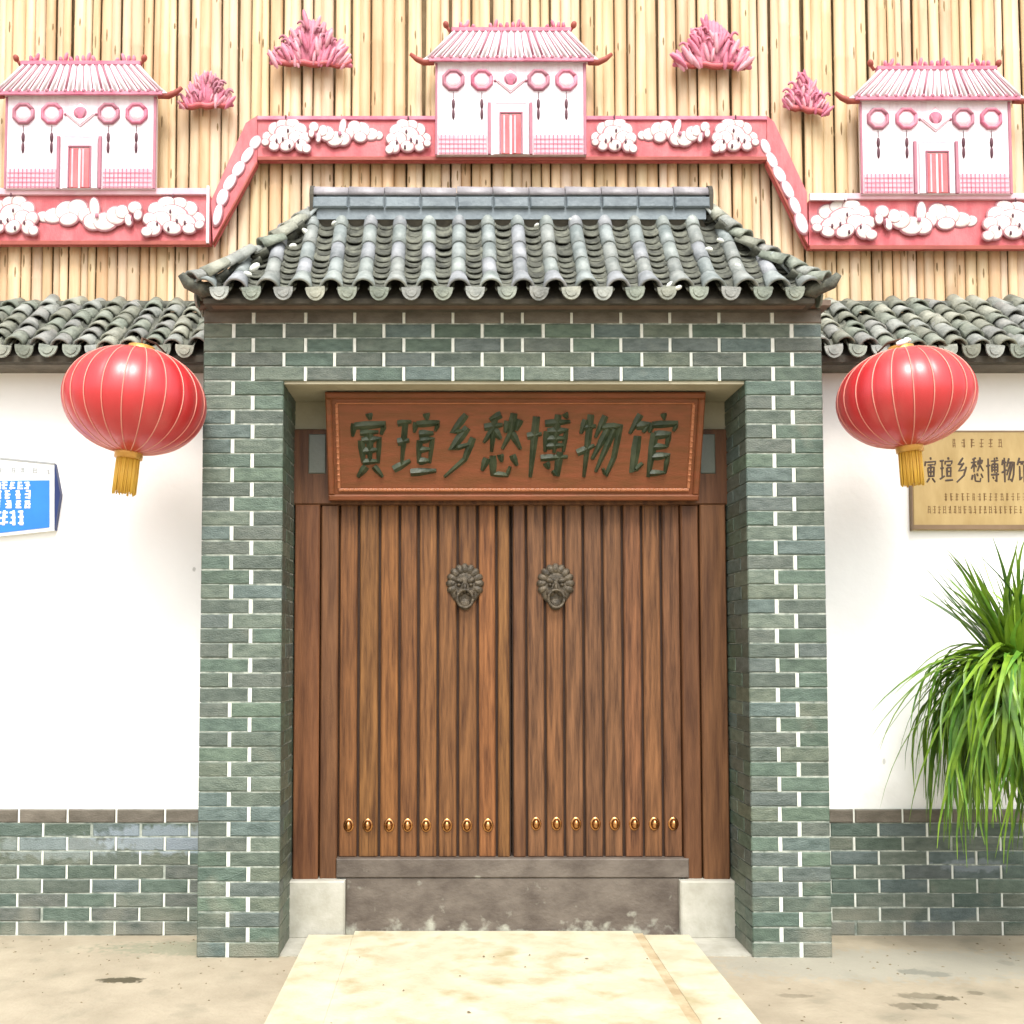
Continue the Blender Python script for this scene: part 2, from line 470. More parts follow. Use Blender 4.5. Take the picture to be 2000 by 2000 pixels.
# ------------------------------------------------------------------ ground and entrance path
g = MB()
g.add([(-400, -400, 0), (400, -400, 0), (400, 400, 0), (-400, 400, 0)], [(0, 1, 2, 3)])
tag(g.build('ground', M['ground'], origin=Vector((0, 0, 0))), kind='structure')

path = MB()
path.box(-.485, .885, -3.2, .335, -0.02, .030)
pth = tag(path.build('path', M['slab'], origin=Vector((0.2, -1.4, 0))), kind='structure')
MB().box(-.705, -.486, -3.2, .27, -.02, .0295).build('border_slab', M['slab'], pth)
MB().box(.93, 1.15, -3.2, .27, -.02, .0295).build('border_slab', M['slab'], pth)
MB().box(.8855, .9295, -3.2, .3, -.02, .028).build('joint_strip', M['joint'], pth)
ap = MB().box(WX(548, .2), -.705, .02, .35, -.01, .006)
tag(ap.build('pavement', M['stone']), kind='structure')
ap = MB().box(1.15, WX(1475, .1), .02, .35, -.01, .006)
tag(ap.build('pavement', M['stone']), kind='structure')

# ------------------------------------------------------------------ gateway
Z_TOP = WZ(604, 0)
NC = 44
CH = Z_TOP / NC                       # course height
JT = 0.0045
XL0, XL1 = WX(391, 0), WX(550, 0)     # left pillar
XR0, XR1 = WX(1462, 0), WX(1615, 0)   # right pillar
DEEP = 0.40
gate = thing('gateway', (0.27, 0.2, 0), 'grey green brick gateway with tiled hipped roof and closed plank doors between two white walls', 'gate')

lint_lo = NC - 5
zl0 = lint_lo * CH
for side, (x0, x1) in enumerate(((XL0, XL1), (XR0, XR1))):
    core = MB().box(x0 + .006, x1 - .003, .0035, DEEP + .02, 0, Z_TOP)
    pil = core.build('brick_pillar', M['mortar_dark'], gate)
    jm = MB()
    ja, jb = (x0 + 59 * .0024, x0 + 98 * .0024) if side == 0 else (x0 + 56 * .0024, x1 - 59 * .0024)
    for k in range(NC):
        z0, z1 = k * CH + JT / 2, (k + 1) * CH - JT / 2
        even = (NC - 1 - k) % 2 == 0                   # the top course is even
        if side == 0: j = jb if even else ja
        else: j = ja if even else jb
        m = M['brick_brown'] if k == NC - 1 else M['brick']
        hj = .0085
        inner_w = (x1 - j) if side == 0 else (j - x0)
        long_in = inner_w > .19
        d_in = .11 if long_in else .225
        d_out = .225 if long_in else .11
        if side == 0:
            brick(pil, x0, j - hj, 0, d_out, z0, z1, m)
            brick(pil, j + hj, (WX(592.6, 0) - .0068) if (k >= lint_lo and even) else x1 - (.0045 if k >= lint_lo else 0), 0, d_in if not (k >= lint_lo and even) else .1, z0, z1, m)
        else:
            brick(pil, j + hj, x1, 0, d_out, z0, z1, m)
            brick(pil, (WX(1412, 0) + .0068) if (k >= lint_lo and even) else x0 + (.0045 if k >= lint_lo else 0), j - hj, 0, d_in if not (k >= lint_lo and even) else .1, z0, z1, m)
        jm.box(j - hj + .0005, j + hj - .0005, .0025, .05, z0 - .001, z1 + .001)
        if k < lint_lo:                                  # the brick that shows on the side of the opening
            ys0, ys1 = d_in + .007, DEEP - .02
            if side == 0: brick(pil, x1 - .05, x1, ys0, ys1, z0, z1, M['brick'], side=1)
            else: brick(pil, x0, x0 + .05, ys0, ys1, z0, z1, M['brick'], side=-1)
    tag(jm.build('pointing', M['mortar_white'], pil), kind='stuff')

# lintel
lint = MB().box(XL1 + .002, XR0 - .002, .0035, DEEP, zl0 + .012, Z_TOP).build('lintel', M['mortar_dark'], gate)
jm = MB()
xl_, xr_ = XL1 - .0, XR0 + .0
for k in range(lint_lo, NC):
    z0, z1 = k * CH + JT / 2, (k + 1) * CH - JT / 2
    even = (NC - 1 - k) % 2 == 0
    pitch = 97.3 * .0024
    left = [WX(592.6 if even else 553, 0) + i * pitch for i in range(-1, 5)]
    right = [WX(1412 if even else 1356, 0) - i * pitch for i in range(-1, 5)]
    js = sorted([x for x in left if XL1 - .02 < x < WX(1003 if even else 985, 0)] + [x for x in right if WX(1020, 0) < x < XR0 + .02])
    js = [x for x in js if x > XL1 + .01 and x < XR0 - .035]
    edges = js if even else [XL1] + js + [XR0]
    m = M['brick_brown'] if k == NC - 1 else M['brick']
    for a, b in zip(edges[:-1], edges[1:]):
        if b - a < .03: continue
        brick(lint, round(a + .0068, 3), round(b - .0068, 3), 0, .1, z0, z1, m)
    for x in edges:
        jm.box(x - .0065, x + .0065, .0015, .05, z0 - .001, z1 + .001)
tag(jm.build('pointing', M['mortar_white'], lint), kind='stuff')

# cornice under the eaves and the cream render inside the recess
MB().box(XL0 - .03, XR1 + .03, -.045, DEEP + .3, Z_TOP + .004, Z_TOP + .03).build('cornice', M['brown_trim'], gate)
MB().box(XL1 + .001, XR0 - .001, .012, .52, zl0 - .012, zl0 + .011).build('soffit', M['soffit'], gate)
YB = .37
MB().box(XL1 - .04, XR0 + .04, YB, .5, WZ(850, YB), zl0 - .013).build('back_wall', M['soffit'], gate)

# ---- door frame
YF = .345
def fx(px, Y=YF): return WX(px, Y, 1300)
z_beam0, z_beam1 = WZ(985, YF), WZ(838, YF)
beam = MB().cbox(XL1 - .02, XR0 + .02, YF, .48, z_beam0, z_beam1, .006).build('transom_beam', M['wood_frame'], gate)
for a, b in ((600, 634), (1372, 1402)):
    MB().cbox(fx(a), fx(b), YF - .006, YF + .02, WZ(925, YF), WZ(848, YF), .004).build('inset_panel', M['glass_green'], beam)
for a, b in ((574, 623), (625.5, 659), (1334, 1368), (1370.5, 1421)):
    MB().cbox(fx(a), fx(b), YF + (.0 if a in (574, 1370.5) else .012), .5, WZ(1722, YF), z_beam0 - .001, .006).build('door_post', M['wood_frame'], gate)
zt = WZ(1677, YF)
MB().cbox(fx(659), fx(1341), YF - .007, .5, WZ(1714, YF), zt, .005).build('threshold_rail', M['threshold'], gate)
MB().cbox(fx(677), fx(1323), YF + .0, .5, 0, WZ(1715, YF), .004).build('threshold_board', M['threshold'], gate)
for a, b in ((556, 676), (1324, 1446)):
    MB().cbox(WX(a, .3), WX(b, .3), .30, .5, 0, WZ(1721, .3), .008).build('stone_block', M['stone'], gate)

# ---- door leaves
YD = .385
PL = [661, 700, 741, 780, 817, 855, 894, 933, 970, 997]
PR = [1000, 1028, 1065, 1102, 1140, 1178, 1217, 1255, 1293, 1332]
studx = [[681, 718, 760, 796, 832, 873, 912, 953], [1047, 1087, 1125, 1163, 1201, 1239, 1278, 1315]]
smesh = None
for leaf, (P_, wm) in enumerate(((PL, M['wood_light']), (PR, M['wood_dark']))):
    core = MB().box(fx(P_[0], YD + .03), fx(P_[-1], YD + .03), YD + .022, YD + .05, zt - .01, z_beam0 + .03)
    lf = core.build('door_leaf', M['gap'], gate)
    tag(lf, 'lighter orange brown plank door leaf' if leaf == 0 else 'duller brown plank door leaf')
    for a, b in zip(P_[:-1], P_[1:]):
        yy = YD + R.uniform(-.002, .002) - (.008 if (a, b) in ((970, 997), (1000, 1028)) else 0)
        MB().cbox(fx(a + 2.7, YD), fx(b - 2.7, YD), yy, YD + .022, zt, z_beam0 + .03, .005).build('plank', wm if b != 1028 else M['wood_frame'], lf)
    if smesh is None:
        s = MB()
        s.dome(0, .0, 0, .027, .007, .034, power=2, n=20)
        s.dome(0, -.004, 0, .019, .024, .027, power=2, n=20, rings=6)
        smesh = s.mesh('stud', M['stud'])
    for px in studx[leaf]:
        p = W(px, 1612 if leaf == 0 else 1609, YD - .002)
        place('stud', smesh, p, lf)
    # lion-head knocker
    kx = W(908 if leaf == 0 else 1085, 1146, YD)
    k = MB()
    k.dome(kx.x, kx.y + .002, kx.z + .0, .082, .02, .095, n=26, rings=5, power=3)
    for i in range(11):                                # mane
        a = PI * (-0.12 + 1.24 * i / 10)
        k.dome(kx.x + .068 * math.cos(a), kx.y - .004, kx.z + .015 + .075 * math.sin(a), .022, .018, .03, rot=a - PI / 2, n=10, rings=3)
    for s_ in (-1, 1):
        k.dome(kx.x + s_ * .03, kx.y - .012, kx.z + .03, .024, .02, .017, rot=s_ * .3, n=12)     # brow
        k.dome(kx.x + s_ * .03, kx.y - .014, kx.z + .008, .013, .022, .011, n=12)               # eye
        k.dome(kx.x + s_ * .027, kx.y - .01, kx.z - .032, .025, .022, .02, n=12)                # cheek
    k.dome(kx.x, kx.y - .014, kx.z - .008, .014, .03, .03, n=12)                                 # nose
    ring = [(kx.x + .04 * math.cos(t), kx.y - .036, kx.z - .062 + .045 * math.sin(t)) for t in [2 * PI * i / 20 for i in range(21)]]
    k.tube(ring, .0075, 8)
    k.dome(kx.x, kx.y - .002, kx.z - .085, .035, .02, .035, n=12)
    k.build('knocker', M['knocker'], lf)

# ---- roof
EY, RY = -.17, .28
ZE, ZR = WZ(566, EY), WZ(424, RY)
XE0, XE1 = WX(380, EY, 580), WX(1610, EY, 580)
XA0, XA1 = WX(615, RY, 420), WX(1380, RY, 420)


def prof(t):
    return ZE + (ZR - ZE) * (0.78 * t + 0.22 * t * t)


roof = MB()
n = 8
rings = []
for i in range(n + 1):
    t = i / n
    x0 = XE0 + .03 + (XA0 - XE0) * t; x1 = XE1 - .03 + (XA1 - XE1) * t
    y0 = EY + .04 + (RY - .01 - EY) * t; y1 = 2 * RY - EY - .04 - (RY - EY) * t
    z = prof(t) - .028
    rings.append([(x0, y0, z), (x1, y0, z), (x1, y1, z), (x0, y1, z)])
vs = [p for r in rings for p in r]
fs = [(i * 4 + a, i * 4 + (a + 1) % 4, (i + 1) * 4 + (a + 1) % 4, (i + 1) * 4 + a) for i in range(n) for a in range(4)]
vs += [(XE0 + .03, EY + .04, ZE - .05), (XE1 - .03, EY + .04, ZE - .05), (XE1 - .03, 2 * RY - EY - .04, ZE - .05), (XE0 + .03, 2 * RY - EY - .04, ZE - .05)]
b0 = (n + 1) * 4
fs += [(b0 + a, b0 + (a + 1) % 4, (a + 1) % 4, a) for a in range(4)] + [(b0, b0 + 3, b0 + 2, b0 + 1)]
roof.add(vs, fs)
rf = roof.build('roof', M['deck'], gate)
# eaves board closing the gap between cornice and tiles
MB().box(XE0 + .06, XE1 - .06, -.10, -.05, Z_TOP + .031, ZE - .051).build('eaves_board', M['brown_trim'], rf)


def half_pipe(L, r0, r1, th=.009, n=9, up=True, tongue=False):
    """tile lying along +v (slope) from 0 to L; local x across, y along, z out"""
    mb = MB()
    vs, fs = [], []
    for (y, r) in ((0, r0), (L, r1)):
        for rr in (r, r - th):
            for i in range(n):
                a = PI * i / (n - 1)
                vs.append((rr * math.cos(a), y, (rr * math.sin(a)) * (1 if up else -1)))
    def q(a, b): return [(a + i, a + i + 1, b + i + 1, b + i) for i in range(n - 1)]
    fs = q(0, 2 * n) + q(n, 3 * n) + q(0, n) + q(2 * n, 3 * n) + [(0, n, 3 * n, 2 * n), (n - 1, 2 * n - 1, 4 * n - 1, 3 * n - 1)]
    mb.add(vs, fs, True)
    return mb


def tile_mesh(key, fn, m):
    k = (key, m.name)
    if k not in CACHE:
        CACHE[k] = fn().mesh(key, m)
    return CACHE[k]


def drip(r=.05):
    """rounded tongue that hangs from the lowest pan tile, facing out (-y)"""
    mb = MB()
    pts = [(r * math.cos(a) * 1.0, r * 1.15 * math.sin(a)) for a in [PI + PI * i / 10 for i in range(11)]]
    pts = [(-r, .012)] + pts[0:] + [(r, .012)]
    mb.prism(pts, -.006, .004)
    mb.prism([(x * .6, z * .6 - .006) for x, z in pts], -.0105, -.004)
    return mb


def slope_frame(p, d, outward):
    """matrix with y along d (up the slope), z out of the roof"""
    y = d.normalized()
    x = y.cross(Vector((0, 0, 1))).normalized()
    z = x.cross(y).normalized()
    m = Matrix((x, y, z)).transposed().to_4x4()
    m.translation = p
    return m


def put(name, me, mat, parent):
    o = bpy.data.objects.new(name, me)
    col.objects.link(o)
    o.parent = parent
    o.matrix_basis = Matrix.Translation(-org(parent)) @ mat
    return o


SP = .1465
RB = .035


def tile_row(parent, base, dirv, tmax, kind, pf, run, L=.17, r=RB, jitter=.004):
    """base: eave point function t -> point; kind 'roll' or 'pan'"""
    pts = []
    T = 0.0
    step = L * .88 if kind == 'roll' else .056
    total = run * tmax
    s = 0.0
    first = True
    while s < total - (.02 if kind == 'roll' else .0):
        t = s / run
        t2 = min((s + step) / run, 1.15)
        p, p2 = pf(base, dirv, t), pf(base, dirv, t2)
        d = p2 - p
        mat = slope_frame(p + Vector((R.uniform(-jitter, jitter) * (.35 if kind == 'roll' else 1), R.uniform(-jitter, jitter) * .5, 0)), d, None)
        mat = mat @ Matrix.Rotation(R.uniform(-.02, .02), 4, 'Z')
        if kind == 'roll':
            if first:
                me = tile_mesh('eave_barrel_tile', lambda: half_pipe(L, .058, .034, .011, n=13), M['tile_roll'])
            else:
                me = tile_mesh('barrel_tile', lambda: half_pipe(L, r * 1.03, r * .97, n=11), M['tile_roll'])
            mat = mat @ Matrix.Translation((0, 0, .0)) @ Matrix.Rotation(-.035, 4, 'X')
            put('barrel_tile', me, mat, parent)
        else:
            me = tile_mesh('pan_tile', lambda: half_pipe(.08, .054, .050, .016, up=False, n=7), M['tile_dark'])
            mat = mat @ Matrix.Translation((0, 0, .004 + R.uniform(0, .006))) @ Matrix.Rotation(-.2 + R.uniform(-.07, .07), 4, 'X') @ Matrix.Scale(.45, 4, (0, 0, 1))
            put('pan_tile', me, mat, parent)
        if first and kind == 'pan':
            me = tile_mesh('drip_tile', lambda: drip(.044), M['tile'])
            q = pf(base, dirv, -0.02)
            rot = Matrix.Rotation(R.uniform(-.1, .1), 4, 'Y') @ Matrix.Rotation(R.uniform(-.15, .15), 4, 'X')
            yaw = math.atan2(dirv.x, dirv.y)
            put('drip_tile', me, Matrix.Translation(q + Vector((0, 0, .004))) @ Matrix.Rotation(-yaw, 4, 'Z') @ rot, parent)
        first = False
        s += step


RUN = math.hypot(RY - EY, ZR - ZE)
def pf_front(base, dirv, t):
    return Vector((base.x + dirv.x * t, base.y + dirv.y * t, prof(max(t, 0)) + (min(t, 0) * .3)))
x_first = WX(709.8, EY, 580) - 5 * SP
xs = []
for i in range(-1, 21):
    x = x_first + i * SP
    if XE0 + .02 < x < XE1 - .02: xs.append(x)
for x in xs:
    tm = min(1, (x - XE0) / (XA0 - XE0), (XE1 - x) / (XE1 - XA1))
    if tm > .06:
        tile_row(rf, Vector((x, EY, 0)), Vector((0, RY - EY, 0)), tm, 'roll', pf_front, RUN)
for x in [xs[0] - SP / 2] + [x + SP / 2 for x in xs]:
    tm = min(1, (x - XE0) / (XA0 - XE0), (XE1 - x) / (XE1 - XA1))
    if tm > .03:
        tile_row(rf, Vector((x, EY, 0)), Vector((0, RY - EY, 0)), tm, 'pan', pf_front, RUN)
RUNS = math.hypot(.46, ZR - ZE)
for sx, xe, xa in ((1, XE0, XA0), (-1, XE1, XA1)):
    for i in range(7):
        y = EY + .03 + i * SP * .9
        tm = min(1, (y - EY) / (RY - EY), (2 * RY - EY - y) / (RY - EY))
        if tm > .1:
            tile_row(rf, Vector((xe, y, 0)), Vector((xa - xe, 0, 0)), tm, 'roll', pf_front, RUNS)
        y += SP * .45
        tm = min(1, (y - EY) / (RY - EY), (2 * RY - EY - y) / (RY - EY))
        if tm > .1:
            tile_row(rf, Vector((xe, y, 0)), Vector((xa - xe, 0, 0)), tm, 'pan', pf_front, RUNS)
    # hip tiles, front and back
    for ys, ye in ((EY, RY), (2 * RY - EY, RY)):
        for k in range(9):
            t, t2 = k / 9 - .02, (k + 1.25) / 9
            p = Vector((xe + (xa - xe) * t, ys + (ye - ys) * t, prof(max(t, 0)) + .018 + R.uniform(0, .014)))
            q = Vector((xe + (xa - xe) * t2, ys + (ye - ys) * t2, prof(t2) + .03))
            me = tile_mesh('hip_tile', lambda: half_pipe(.13, .056, .038, .011, n=9), M['tile'])
            put('hip_tile', me, slope_frame(p, q - p, None) @ Matrix.Rotation(R.uniform(-.35, .35), 4, 'Z') @ Matrix.Rotation(R.uniform(-.25, .1), 4, 'X'), rf)
        # upturned corner
    c = Vector((xe, EY, ZE))
    tip = MB()
    tip.tube([c + Vector((sx * .09, .08, .03)), c + Vector((sx * .03, .03, .012)), c + Vector((-sx * .03, -.02, .025)), c + Vector((-sx * .055, -.035, .06))], [.04, .036, .028, .016], 10)
    tip.build('corner_tile', M['tile_dark'], rf)
# mortar-white dabs standing in for glints on the roof tiles
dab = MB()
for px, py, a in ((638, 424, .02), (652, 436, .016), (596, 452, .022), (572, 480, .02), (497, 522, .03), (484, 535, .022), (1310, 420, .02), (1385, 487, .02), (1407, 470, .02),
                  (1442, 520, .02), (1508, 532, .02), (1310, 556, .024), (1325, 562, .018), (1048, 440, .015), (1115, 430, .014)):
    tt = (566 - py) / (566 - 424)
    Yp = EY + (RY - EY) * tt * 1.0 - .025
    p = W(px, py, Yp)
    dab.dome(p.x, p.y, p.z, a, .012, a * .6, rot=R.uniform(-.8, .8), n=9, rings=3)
tag(dab.build('glint_dab', M['mortar_white'], rf), kind='stuff')

# ridge
rz0 = ZR - .03
rxa, rxb = WX(613, RY, 400), WX(1382, RY, 400)
MB().box(rxa + .02, rxb - .02, RY - .045, RY + .045, rz0, WZ(385, RY)).build('ridge_wall', M['tile_blue'], rf)
nseg = 11
rt = tile_mesh('ridge_cap_tile', lambda: half_pipe((rxb - rxa) / nseg - .003, .062, .058, .012, n=11), M['tile_top'])
rb = tile_mesh('ridge_course_tile', lambda: MB().cbox(-(rxb - rxa) / nseg / 2 + .004, (rxb - rxa) / nseg / 2 - .004, -.016, .016, -.027, .027, .006), M['tile_blue'])
for i in range(nseg):
    x = rxa + (rxb - rxa) * i / nseg
    mat = Matrix.Translation((x, RY, WZ(390, RY) + R.uniform(-.002, .002))) @ Matrix.Rotation(-PI / 2, 4, 'Z')
    put('ridge_cap_tile', rt, mat, rf)
    x += (rxb - rxa) / nseg / 2
    put('ridge_course_tile', rb, Matrix.Translation((x, RY - .05 + R.uniform(-.002, .002), WZ(405, RY))), rf)
for x in (rxa - .004, rxb + .004):
    MB().add([(x + (.01 if a else -.01), RY + .066 * math.cos(t), WZ(390, RY) + (.066 * math.sin(t) if math.sin(t) >= -.01 else -.08)) for a in (0, 1) for t in [PI * i / 8 for i in range(9)] + [PI * 1.2, PI * 1.8]],
             [tuple(range(11)), tuple(range(21, 10, -1))] + [(i, (i + 1) % 11, (i + 1) % 11 + 11, i + 11) for i in range(11)]).build('ridge_end_cap', M['deck'], rf)

# ------------------------------------------------------------------ side walls
YW = .375
DY = .36
ND = 9
DCH = WZ(1580, DY) / ND


def side_wall(x0, x1, joint0, label, first_dark):
    wl = thing('boundary_wall', ((x0 + x1) / 2, .5, 0), label, 'wall')
    ztop = WZ(690, YW)
    MB().box(x0, x1, YW, .66, 0.02, ztop + .06).build('plaster_face', M['plaster'], wl)
    core = MB().box(x0, x1, DY + .0035, YW - .001, 0, ND * DCH - .002).build('dado', M['mortar_dark'], wl)
    jm = MB()
    pitch = 94.3 * (DY + 4.8) / F
    for k in range(ND):
        z0, z1 = k * DCH + JT / 2, (k + 1) * DCH - JT / 2
        off = joint0 + (0 if (ND - 1 - k) % 2 == 0 else pitch / 2)
        js, x = [], off - 30 * pitch
        while x < x1:
            if x > x0 + .02: js.append(x)
            x += pitch
        js = [j for j in js if j < x1 - .02]
        ed = [x0] + js + [x1]
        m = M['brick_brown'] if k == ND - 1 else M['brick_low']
        for a, b in zip(ed[:-1], ed[1:]):
            brick(core, round(a + .005, 3), round(b - .005, 3), DY - (.004 if k == ND - 1 else 0), DY + .012, z0, z1, m)
        for j in js:
            if R.random() < .9:
                jm.box(j - .0045, j + .0045, DY + .001, DY + .01, z0 - .001, z1 + .001)
    tag(jm.build('pointing', M['mortar_white'], core), kind='stuff')
    # tiled coping
    cy0, cy1 = .14, .60
    cz0, cz1 = WZ(680, cy0), WZ(600, cy1)
    cb = MB()
    cb.add([(x0, cy0 + .03, cz0 - .03), (x1, cy0 + .03, cz0 - .03), (x1, cy1, cz1 - .03), (x0, cy1, cz1 - .03),
            (x0, cy0 + .03, cz0 - .06), (x1, cy0 + .03, cz0 - .06), (x1, cy1, cz0 - .06), (x0, cy1, cz0 - .06)],
           [(0, 1, 2, 3), (4, 7, 6, 5), (0, 4, 5, 1), (3, 2, 6, 7), (0, 3, 7, 4), (1, 5, 6, 2)])
    cop = cb.build('coping', M['deck'], wl)
    MB().box(x0, x1, .22, YW - .001, WZ(709, .22), cz0 - .061).build('eaves_shade_course', M['brick_brown'], cop)  # brown course standing in for the dark shadow below the coping tiles
    run = math.hypot(cy1 - cy0, cz1 - cz0)
    def pfc(base, dirv, t):
        return Vector((base.x, base.y + dirv.y * t, cz0 + (cz1 - cz0) * t))
    sp = .112
    x = x0 + .05
    i = 0
    while x < x1 - .03:
        # rolls: two to three short tiles, loosely laid
        s = R.uniform(-.03, .02)
        while s < run:
            t = s / run
            p = pfc(Vector((x, cy0, 0)), Vector((0, cy1 - cy0, 0)), t)
            d = Vector((0, cy1 - cy0, cz1 - cz0))
            me = tile_mesh('coping_barrel_tile', lambda: half_pipe(.15, .05, .036, .010, n=9), M['tile'])
            mat = slope_frame(p + Vector((R.uniform(-.009, .009), 0, R.uniform(-.004, .008))), d, None) @ Matrix.Rotation(R.uniform(-.14, .14), 4, 'Z') @ Matrix.Rotation(R.uniform(-.16, .03), 4, 'X')
            put('barrel_tile', me, mat, cop)
            s += .105
        xx = x + sp / 2
        if xx < x1 - .03:
            s = 0
            while s < run:
                p = pfc(Vector((xx, cy0, 0)), Vector((0, cy1 - cy0, 0)), s / run)
                me = tile_mesh('coping_pan_tile', lambda: half_pipe(.1, .042, .04, .008, n=7, up=False), M['tile_dark'])
                mat = slope_frame(p, Vector((0, cy1 - cy0, cz1 - cz0)), None) @ Matrix.Translation((0, 0, .012)) @ Matrix.Rotation(.1, 4, 'X') @ Matrix.Scale(.6, 4, (0, 0, 1))
                put('pan_tile', me, mat, cop)
                s += .075
            me = tile_mesh('coping_drip_tile', lambda: drip(.045), M['tile'])
            put('drip_tile', me, Matrix.Translation((xx + R.uniform(-.006, .006), cy0 - .012, cz0 + .0)) @ Matrix.Rotation(R.uniform(-.15, .15), 4, 'Y') @ Matrix.Rotation(R.uniform(-.3, .3), 4, 'X'), cop)
        x += sp
        i += 1
    MB().tube([(x0, cy1 + .015, cz1 + .01), (x1, cy1 + .015, cz1 + .01)], .03, 10).build('ridge_roll', M['tile_dark'], cop)
    return wl


side_wall(WX(-700, YW), XL0 - .001, WX(44, DY), 'white plastered wall with blue sign, brick dado and tiled coping, at the photo\'s left', 1)
side_wall(XR1 + .001, WX(2620, YW), WX(1661, DY), 'white plastered wall with brass plaque and plant before it, tiled coping on top', 0)

# ------------------------------------------------------------------ bamboo screen
YBm = .78
bz0, bz1 = WZ(600, .6) - .2, WZ(-160, YBm)
bx0, bx1 = WX(-560, YBm, 300), WX(2520, YBm, 300)
bam = thing('bamboo_screen', ((bx0 + bx1) / 2, YBm, bz0), 'tall screen of pale upright bamboo poles rising behind the tiled roofs', 'screen')
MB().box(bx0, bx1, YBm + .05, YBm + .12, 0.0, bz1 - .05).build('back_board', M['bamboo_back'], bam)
x = bx0
while x < bx1:
    r = R.choice((.028, .033, .034, .031, .026, .02, .023)) * R.uniform(.95, 1.05)
    lean = R.uniform(-.006, .006)
    x += r
    pts, rad = [], []
    z = bz0 + R.uniform(0, .1)
    ztop = bz1 + R.uniform(-.03, .03)
    nodes = []
    while z < ztop:
        pts += [(x + lean * (z - bz0), YBm, z), (x + lean * (z - bz0), YBm, z + .012), (x + lean * (z - bz0), YBm, z + .024)]
        rad += [r, r * 1.06, r]
        nodes.append(z + .012)
        z += R.uniform(.34, .5)
    pts.append((x + lean * (ztop - bz0), YBm, ztop)); rad.append(r)
    y_off = R.uniform(-.008, .012)
    pts = [(a, b + y_off, c) for a, b, c in pts]
    mb = MB(); mb.tube(pts, rad, 14)
    for v in mb.v: v.y = YBm + y_off + (v.y - YBm - y_off) * .6
    po = mb.build('bamboo_pole', M['bamboo'], bam)
    # dark splits and leaf scars at some of the nodes
    mk = MB()
    for zn in nodes:
        if R.random() < .7:
            a = R.uniform(-.6, .6)
            xx, yy = x + lean * (zn - bz0) + r * math.sin(a), YBm + y_off - r * math.cos(a) * .6
            hh = R.uniform(.02, .05)
            mk.dome(xx, yy + .002, zn + hh * .5, .0055, .005, hh, n=8, rings=2)
    if mk.v:
        tag(mk.build('leaf_scar', M['bamboo_mark'], po), kind='stuff')
    x += r + R.choice((.0, .0005, .001, .003))

# ------------------------------------------------------------------ strokes and letters
def stroke(mb, pts, wd, h, taper=0.45, head=1.15):
    """brush stroke: pts in x,z on y=0 facing -y, peaked section"""
    P = [Vector((a, 0, b)) for a, b in pts]
    # subdivide
    Q = []
    for i in range(len(P) - 1):
        for k in range(3):
            Q.append(P[i].lerp(P[i + 1], k / 3))
    Q.append(P[-1])
    n = len(Q)
    vs, fs = [], []
    for i, p in enumerate(Q):
        d = (Q[min(i + 1, n - 1)] - Q[max(i - 1, 0)])
        d = d.normalized() if d.length > 1e-9 else Vector((1, 0, 0))
        nn = Vector((-d.z, 0, d.x))
        t = i / (n - 1)
        ww = wd * (head * (1 - t) + taper * t) * (0.75 if i == 0 else 1) * .5
        vs += [p - nn * ww, p + Vector((0, -h, 0)), p + nn * ww]
    for i in range(n - 1):
        a, b = i * 3, i * 3 + 3
        fs += [(a, b, b + 1, a + 1), (a + 1, b + 1, b + 2, a + 2), (a, a + 2, b + 2, b)]
    fs += [(0, 1, 2), ((n - 1) * 3 + 2, (n - 1) * 3 + 1, (n - 1) * 3)]
    mb.add(vs, fs)


